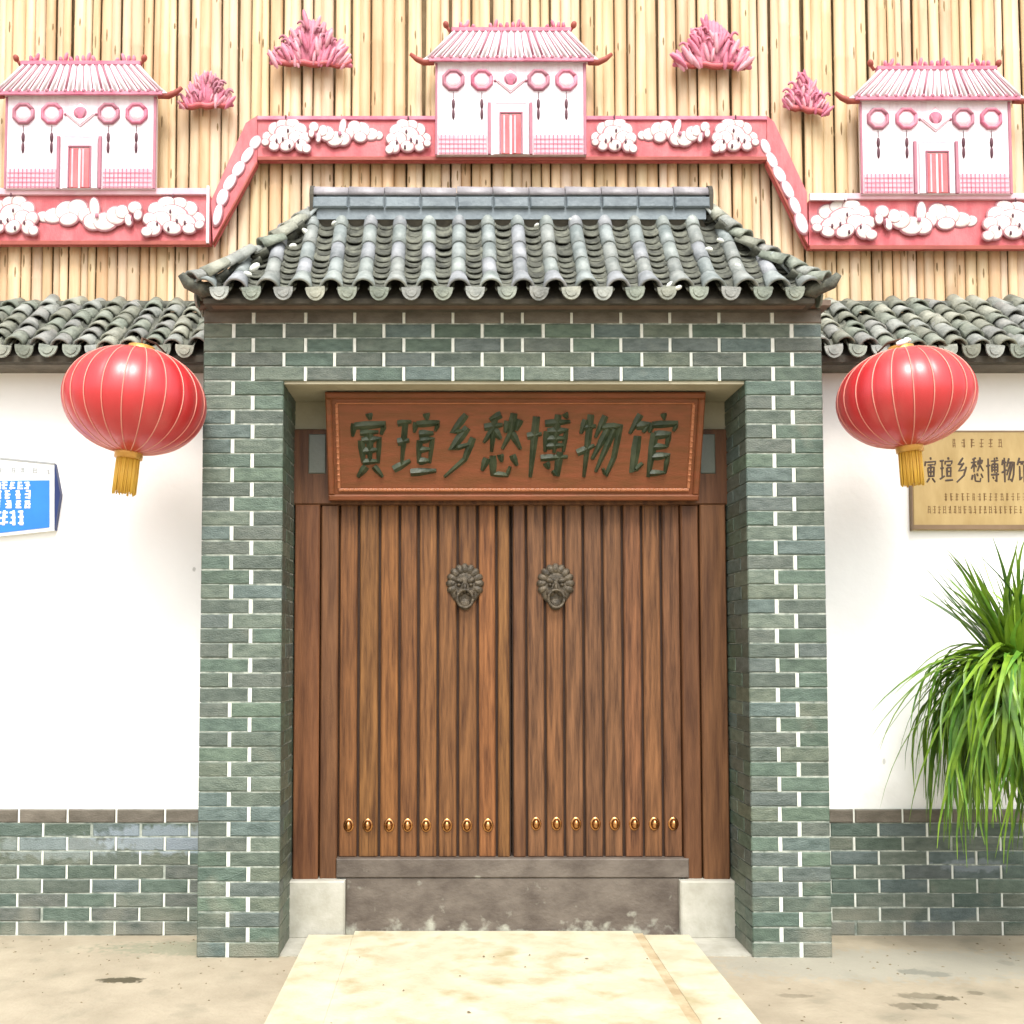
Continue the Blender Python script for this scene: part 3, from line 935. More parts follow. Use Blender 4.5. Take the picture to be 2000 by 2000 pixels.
def S(*a): return [tuple(p) for p in a]
GLYPH = {
 'yin': [S((.5, 0), (.53, .1)), S((.12, .16), (.07, .36)), S((.12, .2), (.9, .17), (.8, .33)), S((.27, .31), (.74, .29)), S((.29, .42), (.33, .78)),
         S((.3, .42), (.75, .4), (.71, .78)), S((.51, .3), (.5, .76)), S((.33, .59), (.7, .57)), S((.32, .76), (.72, .75)), S((.4, .83), (.18, 1.0)), S((.6, .83), (.82, 1.0))],
 'xuan': [S((.02, .16), (.34, .13)), S((.05, .45), (.32, .42)), S((.2, .15), (.18, .8)), S((0, .88), (.38, .74)), S((.66, 0), (.7, .1)), S((.45, .14), (.42, .3)),
          S((.46, .17), (.97, .15), (.9, .28)), S((.53, .32), (.87, .31)), S((.56, .42), (.57, .78)), S((.56, .42), (.85, .4), (.83, .78)), S((.58, .57), (.82, .56)),
          S((.58, .75), (.82, .74)), S((.4, .93), (1.0, .9))],
 'xiang': [S((.62, .02), (.25, .3), (.7, .26)), S((.68, .22), (.25, .56), (.82, .48)), S((.86, .38), (.66, .72), (.1, 1.0))],
 'chou': [S((.42, .02), (.15, .1)), S((.03, .22), (.48, .18)), S((.27, .08), (.26, .6)), S((.26, .24), (.05, .46)), S((.28, .26), (.46, .4)), S((.6, .12), (.56, .3)),
          S((.9, .1), (.82, .27)), S((.73, 0), (.7, .3), (.52, .56)), S((.72, .3), (.97, .56)), S((.16, .7), (.07, .9)), S((.3, .66), (.35, .95), (.7, .97), (.76, .83)),
          S((.48, .64), (.54, .76)), S((.78, .65), (.92, .82))],
 'bo': [S((0, .36), (.33, .32)), S((.17, .05), (.17, 1.0)), S((.38, .16), (.95, .13)), S((.45, .28), (.45, .6)), S((.45, .28), (.88, .27), (.87, .6)), S((.46, .4), (.86, .39)),
        S((.46, .51), (.86, .5)), S((.66, .02), (.66, .62)), S((.8, 0), (.88, .08)), S((.36, .7), (.98, .68)), S((.79, .6), (.78, .98), (.66, .9)), S((.5, .77), (.58, .87))],
 'wu': [S((.12, .1), (.04, .32)), S((.1, .22), (.38, .2)), S((.23, .02), (.23, 1.0)), S((0, .62), (.4, .5)), S((.58, .04), (.4, .38)), S((.52, .22), (.96, .2), (.9, .7), (.76, .98), (.66, .86)),
        S((.68, .24), (.38, .72)), S((.83, .24), (.5, .92))],
 'guan': [S((.2, .02), (.03, .32)), S((.14, .2), (.38, .18), (.3, .3)), S((.2, .35), (.2, .92), (.38, .78)), S((.66, 0), (.7, .1)), S((.46, .15), (.43, .3)), S((.46, .18), (.97, .16), (.92, .28)),
          S((.54, .3), (.54, 1.0)), S((.54, .34), (.84, .33), (.83, .52)), S((.55, .52), (.83, .52)), S((.55, .68), (.88, .66), (.87, .94)), S((.55, .94), (.87, .93))],
}
ORDER = ['yin', 'xuan', 'xiang', 'chou', 'bo', 'wu', 'guan']


def glyph(name_, x0, x1, z0, z1, wd, h, slant=.0, y=0.0, **k):
    mb = MB()
    for j, st in enumerate(GLYPH[name_]):
        pts = [(x0 + (a + slant * (0.5 - b)) * (x1 - x0), z1 + (z0 - z1) * b) for a, b in st]
        stroke(mb, pts, wd * R.uniform(.85, 1.15), h * (1 + .02 * j), **k)
    return mb


def blur_glyph(x0, x1, z0, z1, wd, h, seed):
    """a worn character too small to read"""
    q = random.Random(seed)
    mb = MB()
    for j in range(3):
        b = .12 + .36 * j + q.uniform(-.05, .05)
        stroke(mb, [(x0 + (x1 - x0) * q.uniform(0, .25), z1 + (z0 - z1) * b), (x1 - (x1 - x0) * q.uniform(0, .25), z1 + (z0 - z1) * b)], wd, h * (1 + .05 * j), .9, 1)
    for j in range(2):
        a = q.uniform(.2, .8)
        stroke(mb, [(x0 + (x1 - x0) * a, z1), (x0 + (x1 - x0) * (a + q.uniform(-.15, .15)), z0)], wd, h * (1.2 + .05 * j), .9, 1)
    return mb


# ------------------------------------------------------------------ name board over the door
pt, pb = W(1003, 766, .14), W(1003, 977, .31)
bw = 1.852
bh = (pt - pb).length
ang = math.atan2(-(pt.y - pb.y), pt.z - pb.z)
board = thing('name_board', (pb.x, pb.y, pb.z), 'red brown wooden name board with dark green brush lettering, tilted over the plank doors', 'sign')
BM = Matrix.Translation(pb) @ Matrix.Rotation(ang, 4, 'X')
ORG[board.name] = Vector((0, 0, 0))
board.location = pb
board.rotation_euler = (ang, 0, 0)


def bl(mb, name, m):
    o = bpy.data.objects.new(name, mb.mesh(name, m)); col.objects.link(o); o.parent = board
    return o


bl(MB().box(-bw / 2 + .01, bw / 2 - .01, .0, .03, .01, bh - .01), 'board_panel', M['plaque'])
fr = MB()
for a, b, c, d in ((-bw / 2, bw / 2, 0, .03), (-bw / 2, bw / 2, bh - .03, bh), (-bw / 2, -bw / 2 + .03, .03, bh - .03), (bw / 2 - .03, bw / 2, .03, bh - .03)):
    fr.cbox(a, b, -.018, .034, c, d, .006)
bl(fr, 'frame', M['plaque'])
inner = MB()
for a, b, c, d in ((-bw / 2 + .05, bw / 2 - .05, .045, .06), (-bw / 2 + .05, bw / 2 - .05, bh - .057, bh - .05), (-bw / 2 + .045, -bw / 2 + .06, .06, bh - .057), (bw / 2 - .06, bw / 2 - .045, .06, bh - .057)):
    inner.cbox(a, b, -.008, .004, c, d, .003)
bl(inner, 'inner_moulding', M['plaque_rim'])
beads = MB()
for i in range(72):
    beads.dome(-bw / 2 + .08 + i * (bw - .16) / 71, -.006, .0525, .006, .008, .009, n=8, rings=2)
for i in range(14):
    for s_ in (-1, 1):
        beads.dome(s_ * (bw / 2 - .0525), -.006, .1 + i * (bh - .17) / 13, .009, .008, .006, n=8, rings=2)
tag(bl(beads, 'beading', M['plaque_rim']), kind='stuff')
spans = [(679, 756), (768, 853), (862, 930), (938, 1018), (1026, 1112), (1128, 1210), (1224, 1320)]
for nm, (a, b) in zip(ORDER, spans):
    k_ = bw / 738.0
    o = glyph(nm, (a - 1003) * k_, (b - 1003) * k_, bh * .22, bh * .81, .040, .015, slant=.12 if nm != 'yin' else 0)
    bl(o, 'character', M['glyph'])

# ------------------------------------------------------------------ blue sign and brass plaque
def Wp(px, py, Y):
    p = W(px, py, Y); return (p.x, p.z)


YS = YW - .03
sg = thing('blue_sign', W(0, 1045, YW), 'blue and white enamel sign with navy pointed edge on the white wall', 'sign')
MB().prism([Wp(*q, YS) for q in ((-105, 905), (-60, 898), (0, 895), (106, 906), (106, 1036), (0, 1047), (-60, 1045), (-105, 1036))], YS, YW).build('sign_plate', M['sign_white'], sg)
MB().prism([Wp(*q, YS) for q in ((-102, 940), (97, 938), (97, 1030), (0, 1041), (-60, 1040), (-102, 1032))], YS - .003, YS - .0005).build('blue_field', M['sign_blue'], sg)
MB().prism([Wp(*q, YS) for q in ((107, 906), (118, 965), (107, 1036))], YS - .002, YW).build('pointed_edge', M['sign_navy'], sg)
MB().prism([Wp(*q, YS) for q in ((-105, 903), (-60, 896), (0, 893), (106, 904), (106, 907), (0, 896.5), (-60, 899), (-105, 906))], YS - .004, YW).build('top_edge', M['sign_grey'], sg)
for px, py in ((-4, 918), (20, 918), (38, 918), (62, 919), (90, 922)):
    g_ = blur_glyph(WX(px - 5, YS), WX(px + 5, YS), WZ(py + 5, YS), WZ(py - 5, YS), .004, .0008, px)
    for v in g_.v: v.y += YS - .0012
    g_.build('character', M['sign_grey'], sg)
for row, (y0, y1, xs_, ww) in enumerate(((941, 956, (-10, 4, 19, 34, 48), .009), (958, 975, (-8, 10, 30, 50), .010), (978, 993, (-8, 12, 32, 50), .010), (997, 1026, (-6, 7, 21, 36), .011))):
    for px in xs_:
        g_ = blur_glyph(WX(px - 6.5, YS), WX(px + 6.5, YS), WZ(y1, YS), WZ(y0, YS), ww, .001, px + row * 77)
        for v in g_.v: v.y += YS - .0045
        g_.build('character', M['sign_white'], sg)

YG = YW - .032
gp = thing('brass_plaque', W(1930, 1035, YW), 'brass plaque with dark engraved lettering on the white wall behind the hanging lantern', 'sign')
MB().cbox(WX(1789, YG), WX(2120, YG), YG, YW, WZ(1035, YG), WZ(842, YG), .004).build('plate', M['brass'], gp)
ed = MB()
ed.box(WX(1786.5, YG), WX(1789, YG) - .0005, YG - .001, YW - .0005, WZ(1036, YG), WZ(842, YG))
ed.box(WX(1789, YG), WX(2120, YG), YG - .003, YG - .0005, WZ(1034, YG), WZ(1025, YG))
ed.box(WX(1789, YG), WX(2120, YG), YG - .002, YG - .0005, WZ(844, YG), WZ(841, YG))
ed.build('edge', M['brass_edge'], gp)
for i, nm in enumerate(ORDER):
    a = 1812 + i * 30.5
    o = glyph(nm, WX(a, YG), WX(a + 26, YG), WZ(942, YG), WZ(893, YG), .0105, .0012, taper=.8, head=1.1)
    for v in o.v: v.y += YG - .0005
    o.build('character', M['engrave'], gp)
for i in range(6):
    px = 1868 + i * 18
    o = blur_glyph(WX(px, YG), WX(px + 9, YG), WZ(874, YG), WZ(857, YG), .0042, .001, i + 5)
    for v in o.v: v.y += YG - .0005
    o.build('character', M['engrave_pale'], gp)
for row, (y0, y1, a0, n_, st) in enumerate(((963, 978, 1850, 16, 11), (988, 1003, 1817, 21, 10))):
    for i in range(n_):
        px = a0 + i * st
        o = blur_glyph(WX(px, YG), WX(px + 7, YG), WZ(y1, YG), WZ(y0, YG), .003, .001, i + 50 * row)
        for v in o.v: v.y += YG - .0005
        o.build('character', M['engrave_pale'], gp)

# ------------------------------------------------------------------ painted relief band on the bamboo
YR = .725                                   # back of the boards (against the poles)
YFr = .70                                   # front of the red boards


def Pf(px, py, Y=YFr):
    p = W(px, py, Y); return (p.x, p.z)


def lobes(parent, items, y, name, m=M['cream'], outline=True, h=.014):
    """relief made of overlapping flat petals, each with its own thin pink rim"""
    top, under = MB(), MB()
    for i, (px, py, rx, rz, rot) in enumerate(items):
        x, z = Pf(px, py, y)
        s = (y + 4.8) / F
        yy = y - .002 * i
        top.dome(x, yy - .0005, z, rx * s * .96, .0055, rz * s * .96, rot, n=16, rings=3, power=4.5)
        under.dome(x, yy + .001, z, (rx + 1.7) * s, .0055, (rz + 1.7) * s, rot, n=16, rings=2, power=6)
    o = top.build(name, m, parent)
    under.build('outline', M['rim'], o)
    return o


def drops(parent, items, y, m=M['plum']):
    mb = MB()
    for px, py, rx, rz in items:
        x, z = Pf(px, py, y)
        s = (y + 4.8) / F
        mb.dome(x, y - .03, z, rx * s, .006, rz * s, 0, n=10, rings=2)
    mb.build('dark_mark', m, parent)['kind'] = 'stuff'


def cluster(parent, cx, cy, wd, ht, flip=1):
    f = flip
    L_ = [(-.36, .02, .15, .17), (-.24, -.2, .15, .2), (-.08, -.32, .15, .17), (.1, -.33, .15, .17), (.24, -.16, .15, .2), (-.02, -.05, .24, .25), (-.2, .1, .17, .18), (.18, .06, .17, .2),
          (.34, .06, .12, .16), (.0, .26, .15, .16), (-.26, .28, .11, .13), (.28, .28, .12, .18), (.38, .36, .09, .12), (-.42, .2, .08, .1)]
    items = [(cx + f * a * wd, cy + b * ht, c * wd, d * ht, R.uniform(-.5, .5)) for a, b, c, d in L_]
    o = lobes(parent, items, YFr, 'blossom_cluster')
    drops(o, [(cx + f * a * wd, cy + b * ht, 2.4, 5) for a, b in ((-.2, .16), (.22, .18), (.02, -.1), (.05, .3), (-.08, .12))] + [(cx - f * .02 * wd, cy - .46 * ht, 2, 5)], YFr)
    return o


def cloud(parent, cx, cy, wd, ht, flip=1):
    f = flip
    L_ = [(-.44, .0, .07, .14), (-.34, -.03, .11, .2), (-.22, -.14, .12, .26), (-.12, -.2, .1, .24), (-.04, -.02, .08, .2), (-.2, .08, .09, .16), (.04, -.2, .05, .28), (.03, .14, .1, .22),
          (.14, .14, .12, .24), (.24, .0, .1, .24), (.3, -.08, .07, .18), (.36, .12, .035, .16), (.42, -.18, .07, .16), (.45, .0, .04, .14)]
    items = [(cx + f * a * wd, cy + b * ht, c * wd, d * ht, R.uniform(-.3, .3)) for a, b, c, d in L_]
    o = lobes(parent, items, YFr, 'cloud_scroll')
    drops(o, [(cx + f * .07 * wd, cy + .02 * ht, 4, 5.5), (cx + f * .39 * wd, cy + .08 * ht, 1.6, 7)], YFr, M['mauve'])
    return o


def panel(pts, label, name='relief_panel'):
    p0 = Pf(*pts[0])
    xs_ = [Pf(*q)[0] for q in pts]; zs_ = [Pf(*q)[1] for q in pts]
    t = thing(name, (sum(xs_) / len(xs_), YFr, min(zs_)), label, 'panel', 'red relief panels along the bamboo screen')
    MB().prism([Pf(*q) for q in pts], YFr, YR + .02).build('board', M['red'], t)
    return t


def strip(parent, x0, x1, y0, y1, m, name, y=None, d=.012):
    a, b = Pf(x0, y1), Pf(x1, y0)
    yy = YFr if y is None else y
    return MB().cbox(a[0], b[0], yy - d, yy - .0005, a[1], b[1], .003).build(name, m, parent)


# centre panel
t = panel([(503, 228), (1497, 228), (1497, 312), (503, 312)], 'long red relief panel with white clouds running behind the middle painted house')
strip(t, 503, 1497, 228, 236, M['pink'], 'top_moulding')
strip(t, 503, 1497, 307, 315, M['red_dark'], 'bottom_edge')
cluster(t, 562, 268, 100, 74); cloud(t, 675, 265, 145, 66, -1); cluster(t, 796, 270, 92, 74, -1)
cluster(t, 1200, 268, 92, 74); cloud(t, 1316, 265, 140, 66); cluster(t, 1432, 268, 96, 74, -1)
# left lower panel
t = panel([(-330, 383), (411, 383), (411, 476), (-330, 476)], 'red relief panel with white blossoms under the painted house, leftmost of the band')
strip(t, -330, 411, 370, 383, M['pink_pale'], 'top_moulding', d=.02)
strip(t, -330, 411, 471, 480, M['red_dark'], 'bottom_edge')
strip(t, 404, 411, 366, 478, M['cutwhite'], 'end_strip', y=YFr - .0125)
cluster(t, 28, 424, 108, 84); cloud(t, 178, 424, 210, 80); cluster(t, 338, 426, 128, 84, -1); cloud(t, -140, 424, 190, 80)
# right lower panel
t = panel([(1580, 392), (2330, 392), (2330, 484), (1580, 484)], 'red relief panel with white blossoms under the painted house, rightmost of the band')
strip(t, 1580, 2330, 380, 392, M['pink_pale'], 'top_moulding', d=.02)
strip(t, 1580, 2330, 480, 489, M['red_dark'], 'bottom_edge')
cluster(t, 1648, 432, 132, 84); cloud(t, 1805, 432, 205, 80, -1); cluster(t, 1975, 434, 130, 84, -1); cloud(t, 2150, 432, 190, 80)
x_, z_ = Pf(1620, 391)
MB().cbox(Pf(1578, 396)[0], Pf(1650, 396)[0], YFr - .035, YFr - .021, Pf(0, 396)[1], Pf(0, 384)[1], .002).build('loose_strip', M['cutwhite'], t)
# slanting panels
for (A, lab) in ((((502, 226), (506, 312), (414, 474), (414, 388)), 'narrow red relief panel slanting down left of the centre panel'),
                 (((1466, 228), (1500, 240), (1577, 392), (1577, 480)), 'narrow red relief panel slanting down right of the centre panel')):
    if A[0][0] < 900:
        poly = [(480, 240), (502, 226), (502, 318), (416, 478), (412, 392)]
        run_ = [(505, 268), (492, 290), (474, 318), (458, 344), (440, 372), (430, 402), (422, 440)]
    else:
        poly = [(1498, 226), (1512, 238), (1576, 376), (1578, 482), (1498, 318)]
        run_ = [(1490, 274), (1500, 300), (1514, 328), (1530, 356), (1546, 388), (1558, 420), (1570, 456)]
    t = panel(poly, lab)
    its = []
    for i in range(len(run_) - 1):
        (x0_, y0_), (x1_, y1_) = run_[i], run_[i + 1]
        rot = math.atan2(-(y1_ - y0_), x1_ - x0_)
        its.append(((x0_ + x1_) / 2, (y0_ + y1_) / 2, math.hypot(x1_ - x0_, y1_ - y0_) * .62, 9 + R.uniform(-1, 3), rot))
    lobes(t, its, YFr, 'cloud_scroll', M['cutwhite'])
    e0, e1 = (((502, 317), (416, 478)) if A[0][0] < 900 else ((1498, 317), (1577, 482)))
    a, b = Pf(*e0), Pf(*e1)
    MB().tube([(a[0], YFr, a[1]), (b[0], YFr, b[1])], .008, 6).build('lower_edge', M['red_dark'], t)

# ------------------------------------------------------------------ painted house cut-outs
YH = .665


def house(label):
    t = thing('house_cutout', (W(998, 302, YH).x, YH, W(998, 302, YH).z), label, 'wall relief', 'painted house cutouts above the gateway')
    def H(px, py): return Pf(px, py, YH)
    s = (YH + 4.8) / F
    def bx(x0, x1, y0, y1, d0, d1, m, name, parent=t, c=.002):
        a, b = H(x0, y1), H(x1, y0)
        return MB().cbox(a[0], b[0], YH - d1, YH - d0, a[1], b[1], c).build(name, m, parent)
    bx(852, 1144, 122, 303, -.03, 0, M['cutwhite'], 'wall')
    for a in (850, 1140):
        bx(a, a + 4.5, 124, 303, .0005, .006, M['mauve'], 'corner_line')
    # roof
    pts = [(826, 122), (850, 104), (872, 84), (884, 66), (1112, 66), (1128, 84), (1146, 104), (1168, 122)]
    rp = MB().prism([H(*q) for q in pts], YH - .03, YH + .02).build('roof', M['cutwhite'], t)
    rib, line = MB(), MB()
    for i in range(19):
        u = i / 18
        xt, xb = 888 + u * 220, 836 + u * 322
        a, b = H(xt, 68), H(xb, 118)
        rib.tube([(a[0], YH - .03, a[1]), (b[0], YH - .03, b[1])], .0075, 8)
        if i < 18:
            xt, xb = 888 + (u + 1 / 36) * 220, 836 + (u + 1 / 36) * 322
            a, b = H(xt, 68), H(xb, 118)
            line.tube([(a[0], YH - .031, a[1]), (b[0], YH - .031, b[1])], .003 if i not in (5, 7, 11, 12) else .0065, 5)
            line.dome(b[0], YH - .03, b[1], .012, .01, .014, n=8, rings=2)
    rib.build('roof_roll', M['cutwhite'], rp)
    line.build('roof_line', M['mauve'], rp)
    for sgn in (-1, 1):
        c0 = 998
        ps = [(c0 + sgn * 150, 124), (c0 + sgn * 170, 124), (c0 + sgn * 184, 118), (c0 + sgn * 196, 108)]
        ev = MB()
        ev.tube([(H(*q)[0], YH - .012, H(*q)[1]) for q in ps], [.016, .018, .015, .010], 8)
        ev.build('eave_tip', M['red_dark'], rp)
    bx(838, 1158, 119, 126, .0255, .036, M['pink'], 'eaves_line', rp)
    bx(882, 1114, 60, 68, .0, .036, M['pink'], 'ridge', rp)
    orn = MB()
    for px, h_, rr in ((900, 12, .1), (912, 16, -.3), (958, 10, .2), (968, 17, -.2), (978, 10, .3), (990, 12, 0), (1002, 12, .1), (1012, 17, -.2), (1022, 12, .3), (1080, 16, .3), (1090, 12, -.1), (1100, 12, 0), (908, 8, 0), (925, 8, .4), (1068, 8, -.4)):
        a = H(px, 60 - h_ / 2)
        orn.dome(a[0], YH - .014, a[1], 4.2 * s, .016, h_ * .75 * s, rr, n=8, rings=3)
    orn.build('ridge_ornament', M['pink'], rp)
    fin = MB()
    for px in (871, 1120):
        a = H(px, 52)
        fin.dome(a[0], YH - .014, a[1], 6 * s, .02, 8 * s, .3 if px < 900 else -.3, n=10)
        fin.tube([(a[0], YH - .01, a[1]), (H(px + (8 if px < 900 else -8), 64)[0], YH - .01, H(px, 64)[1])], .009, 6)
    fin.build('ridge_finial', M['red_dark'], rp)
    # medallions
    for px in (885.5, 941, 1051.5, 1106):
        c = H(px, 157)
        disc = MB().dome(c[0], YH - .0005, c[1], 20 * s, .006, 20 * s, n=8, rings=2, power=4)
        dd = disc.build('medallion', M['pink_pale'], t)
        ring = []
        for i in range(9):
            a = 2 * PI * (i + .5) / 8
            ring.append((c[0] + 20 * s * math.cos(a), YH - .004, c[1] + 20 * s * math.sin(a)))
        MB().tube(ring, .0115, 6).build('ring', M['mauve'] if px in (885.5, 1051.5) else M['pink'], dd)
        c2 = H(px, 157)
        MB().dome(c2[0], YH - .004, c2[1], 13 * s, .006, 13 * s, n=12, rings=2, power=4).build('centre_disc', M['cutwhite'], dd)
        a, b = H(px, 180), H(px, 192)
        tm = MB(); tm.tube([(a[0], YH - .003, a[1]), (b[0], YH - .003, b[1])], .002, 5)
        c3 = H(px, 203)
        tm.dome(c3[0], YH - .0005, c3[1], 3.4 * s, .012, 11 * s, n=10, rings=3)
        c4 = H(px, 223)
        tm.dome(c4[0], YH - .0005, c4[1], 3.0 * s, .012, 12 * s, n=10, rings=3)
        tm.build('tassel', M['plum'], t)
    # diamond emblem
    dm = MB().prism([H(968, 158), H(997, 182), H(1026, 158), H(997, 134)], YH - .006, YH - .0005).build('diamond_emblem', M['pink_pale'], t)
    MB().prism([H(972, 158), H(997, 178.5), H(1022, 158), H(997, 137.5)], YH - .009, YH - .0065).build('diamond_face', M['cutwhite'], dm)
    em = MB()
    for sgn in (-1, 1):
        a = H(997 + sgn * 8, 158)
        em.dome(a[0], YH - .011, a[1], 2.6 * s, .007, 9 * s, -sgn * .3, n=10)
        a = H(997 + sgn * 30, 158)
        em.dome(a[0], YH - .0005, a[1], 3 * s, .008, 3 * s, 0, n=8)
    a = H(997, 156); MB().dome(a[0], YH - .0085, a[1], 14 * s, .004, 13 * s, 0, n=14).build('emblem_disc', M['pink'], dm)
    em.build('emblem_mark', M['mauve'], dm)
    # doorway
    ds = bx(964, 1032, 205, 303, .0, .010, M['cutwhite'], 'door_surround')
    for a, b in ((953, 958.5), (1034, 1039.5)):
        bx(a, b, 202, 303, .0005, .014, M['mauve'], 'door_pillar')
    for a, b in ((979, 995), (1000, 1017)):
        lf_ = bx(a, b, 226, 303, .0105, .016, M['red'], 'door_leaf')
        bx(a + 4, a + 7, 228, 302, .0165, .019, M['pink_pale'], 'panel_line', lf_, .001)
    bx(975.5, 978, 224, 303, .0105, .019, M['mauve'], 'door_line'); bx(1018, 1020.5, 224, 303, .0105, .019, M['mauve'], 'door_line')
    bx(975.5, 1020.5, 221, 224, .0105, .019, M['mauve'], 'door_line')
    bx(968, 1028, 202, 204.5, .0105, .013, M['pink_pale'], 'door_line')
    # brick-pattern dado
    for x0, x1 in ((856, 951), (1042, 1139)):
        pan_ = bx(x0, x1, 264, 303, .0005, .004, M['pink_pale'], 'dado_panel')
        gl = MB()
        k = x0 + 5
        while k < x1 - 3:
            a, b = H(k, 302), H(k + 1.8, 264)
            gl.box(a[0], b[0], YH - .0065, YH - .0045, a[1], b[1]); k += 8.2
        for j, py in enumerate((272, 281, 290, 299)):
            a, b = H(x0 + 1, py + 1.2), H(x0 + 1 + (x1 - x0 - 2), py)
            gl.box(a[0], b[0], YH - .0075, YH - .0068, a[1], b[1])
        gl.build('grid_line', M['pink'], pan_)
    return t


h1 = house('white painted house cutout with pink medallions, highest and middle of the three')
s_ = (YH + 4.8) / F
for (dx, dy, lab) in ((-842, 66, 'white painted house cutout with pink medallions, beside the small coral motif at far left'),
                      (832, 76, 'white painted house cutout with pink medallions, far right above the brass plaque')):
    p, q = W(998, 302, YH), W(998 + dx, 302 + dy, YH)
    c = copy_tree(h1, None, q - p)
    c['label'] = lab

# ------------------------------------------------------------------ coral-like cut-outs
def coral(cx, base, wd, ht, seed, label, tilt=0.0):
    q = random.Random(seed)
    YC = .70
    s = (YC + 4.8) / F
    x0, z0 = Pf(cx, base, YC)
    t = thing('coral_cutout', (x0, YC, z0), label, 'wall relief', 'pink coral shaped cutouts on the bamboo screen')
    # backing outline: heap of lobes
    top, pale, low = MB(), MB(), MB()
    n_ = 54 if wd > 120 else 34
    for i in range(n_):
        u = q.uniform(-1, 1)
        env = (1 - abs(u) ** 1.25)
        v = q.uniform(.1, 1) * env
        a = x0 + u * wd / 2 * s * .92
        z = z0 + (v * ht * .8 + 4) * s + u * tilt * s
        ln = q.uniform(.11, .2) * ht * s
        rot = -(u * .7 + q.uniform(-.25, .25))
        (top if i % 2 else pale).dome(a, YC - .001 * i * .3, z, ln * .24, .009 + .0002 * i, ln, rot, n=10, rings=3)
    bk = MB()
    for i in range(26):
        u = -1 + 2 * i / 25
        env = (1 - abs(u) ** 1.4)
        hh = max(.12, env) * ht * .42 * s
        bk.dome(x0 + u * wd / 2 * s * .9, YC + .012, z0 + hh * .95 + u * tilt * s, wd * .07 * s, .014 + .0004 * (i % 5), hh, -u * .5, n=12, rings=2, power=3.5)
    bk.build('backing', M['pink'], t)
    top.build('pink_frond', M['pink'], t)
    pale.build('pale_frond', M['rose'], t)
    curl = MB()
    for i in range(16 if wd > 120 else 10):
        u = q.uniform(-.85, .85)
        env = (1 - abs(u) ** 1.25)
        a, z = x0 + u * wd / 2 * s, z0 + (q.uniform(.15, .75) * env * ht * .85 + 5) * s + u * tilt * s
        sg_ = 1 if u > 0 else -1
        rr = q.uniform(6, 11) * s
        cp = [(a + sg_ * rr * (1 - math.cos(t_)) * .9, YC - .017, z + rr * 1.5 * math.sin(t_)) for t_ in [k * 2.5 / 7 for k in range(8)]]
        curl.tube(cp, [.005, .007, .008, .0085, .008, .007, .006, .004], 6)
    tag(curl.build('curled_frond', M['mauve'] if seed % 2 else M['pink'], t), kind='stuff')
    pts, rad = [], []
    for i in range(13):
        u = -1 + 2 * i / 12
        pts.append((x0 + u * wd / 2 * s, YC, z0 + (2.2 * math.sin(i * 1.7) + 3) * s + u * tilt * s + (7 * s if i in (0, 12) else 0)))
        rad.append(.014 if 0 < i < 12 else .008)
    low.tube(pts, rad, 8)
    low.build('base_edge', M['red'], t)
    MB().tube([(a, b + .004, c - .012) for a, b, c in pts[1:-1]], .008, 6).build('under_edge', M['red_dark'], t)


coral(607, 126, 164, 120, 3, 'large pink coral cutout high between the left and middle painted houses', -3)
coral(1392, 130, 156, 124, 4, 'large pink coral cutout high between the middle and right painted houses', -3)
coral(402, 208, 108, 92, 5, 'small pink coral cutout touching the eave of the left painted house', 2)
coral(1576, 216, 92, 94, 6, 'small pink coral cutout left of the right painted house', -8)

# ------------------------------------------------------------------ red lanterns
def make_lantern(c, tilt, label):
    t = thing('red_lantern', c, label, 'lantern', 'pair of hanging red lanterns')
    ORG[t.name] = Vector((0, 0, 0))
    a, b = .318, .238
    NR = 22
    P_ = [(a * math.cos(math.radians(-81 + 162 * i / 28)) ** .92, b * math.sin(math.radians(-81 + 162 * i / 28))) for i in range(29)]
    body = MB().lathe(P_, (0, 0, 0), n=NR * 6, rfun=lambda an, z: 1 - .016 * abs(math.cos(an * NR / 2)) ** 8)
    bo = body.build('lantern_body', M['lantern'], t, origin=Vector((0, 0, 0)))
    for k in range(NR):
        an = 2 * PI * (k + .0) / NR
        pts = [(r * .992 * math.cos(an), r * .992 * math.sin(an), z) for r, z in P_]
        MB().tube(pts, .0028, 5).build('rib', M['lantern_rib'], bo)
    z1, z0 = b * .985, -b * .985
    MB().lathe([(.0, z1 + .02), (.058, z1 + .02), (.062, z1 - .012), (.052, z1 - .02)], (0, 0, 0), 28).build('top_cap', M['gold_cap'], t)
    MB().lathe([(.05, z0 + .02), (.064, z0 + .008), (.062, z0 - .03), (0, z0 - .03)], (0, 0, 0), 28).build('bottom_cap', M['gold_cap'], t)
    # fringe hanging under the cap
    fr_ = MB()
    for k in range(46):
        an = 2 * PI * k / 46 + R.uniform(-.03, .03)
        r_ = .047 + R.uniform(-.004, .004)
        L_ = .165 + R.uniform(-.008, .008)
        x, y = r_ * math.cos(an), r_ * math.sin(an)
        fr_.tube([(x, y, z0 - .025), (x * 1.03, y * 1.03, z0 - .025 - L_ * .5), (x * 1.03 + R.uniform(-.003, .003), y * 1.03, z0 - .025 - L_)], [.0042, .004, .0035], 5)
    fr_.lathe([(.042, z0 - .03), (.044, z0 - .175)], (0, 0, 0), 20)
    fr_.build('tassel', M['tassel'], t)
    t.rotation_euler = (0, tilt, 0)
    return t


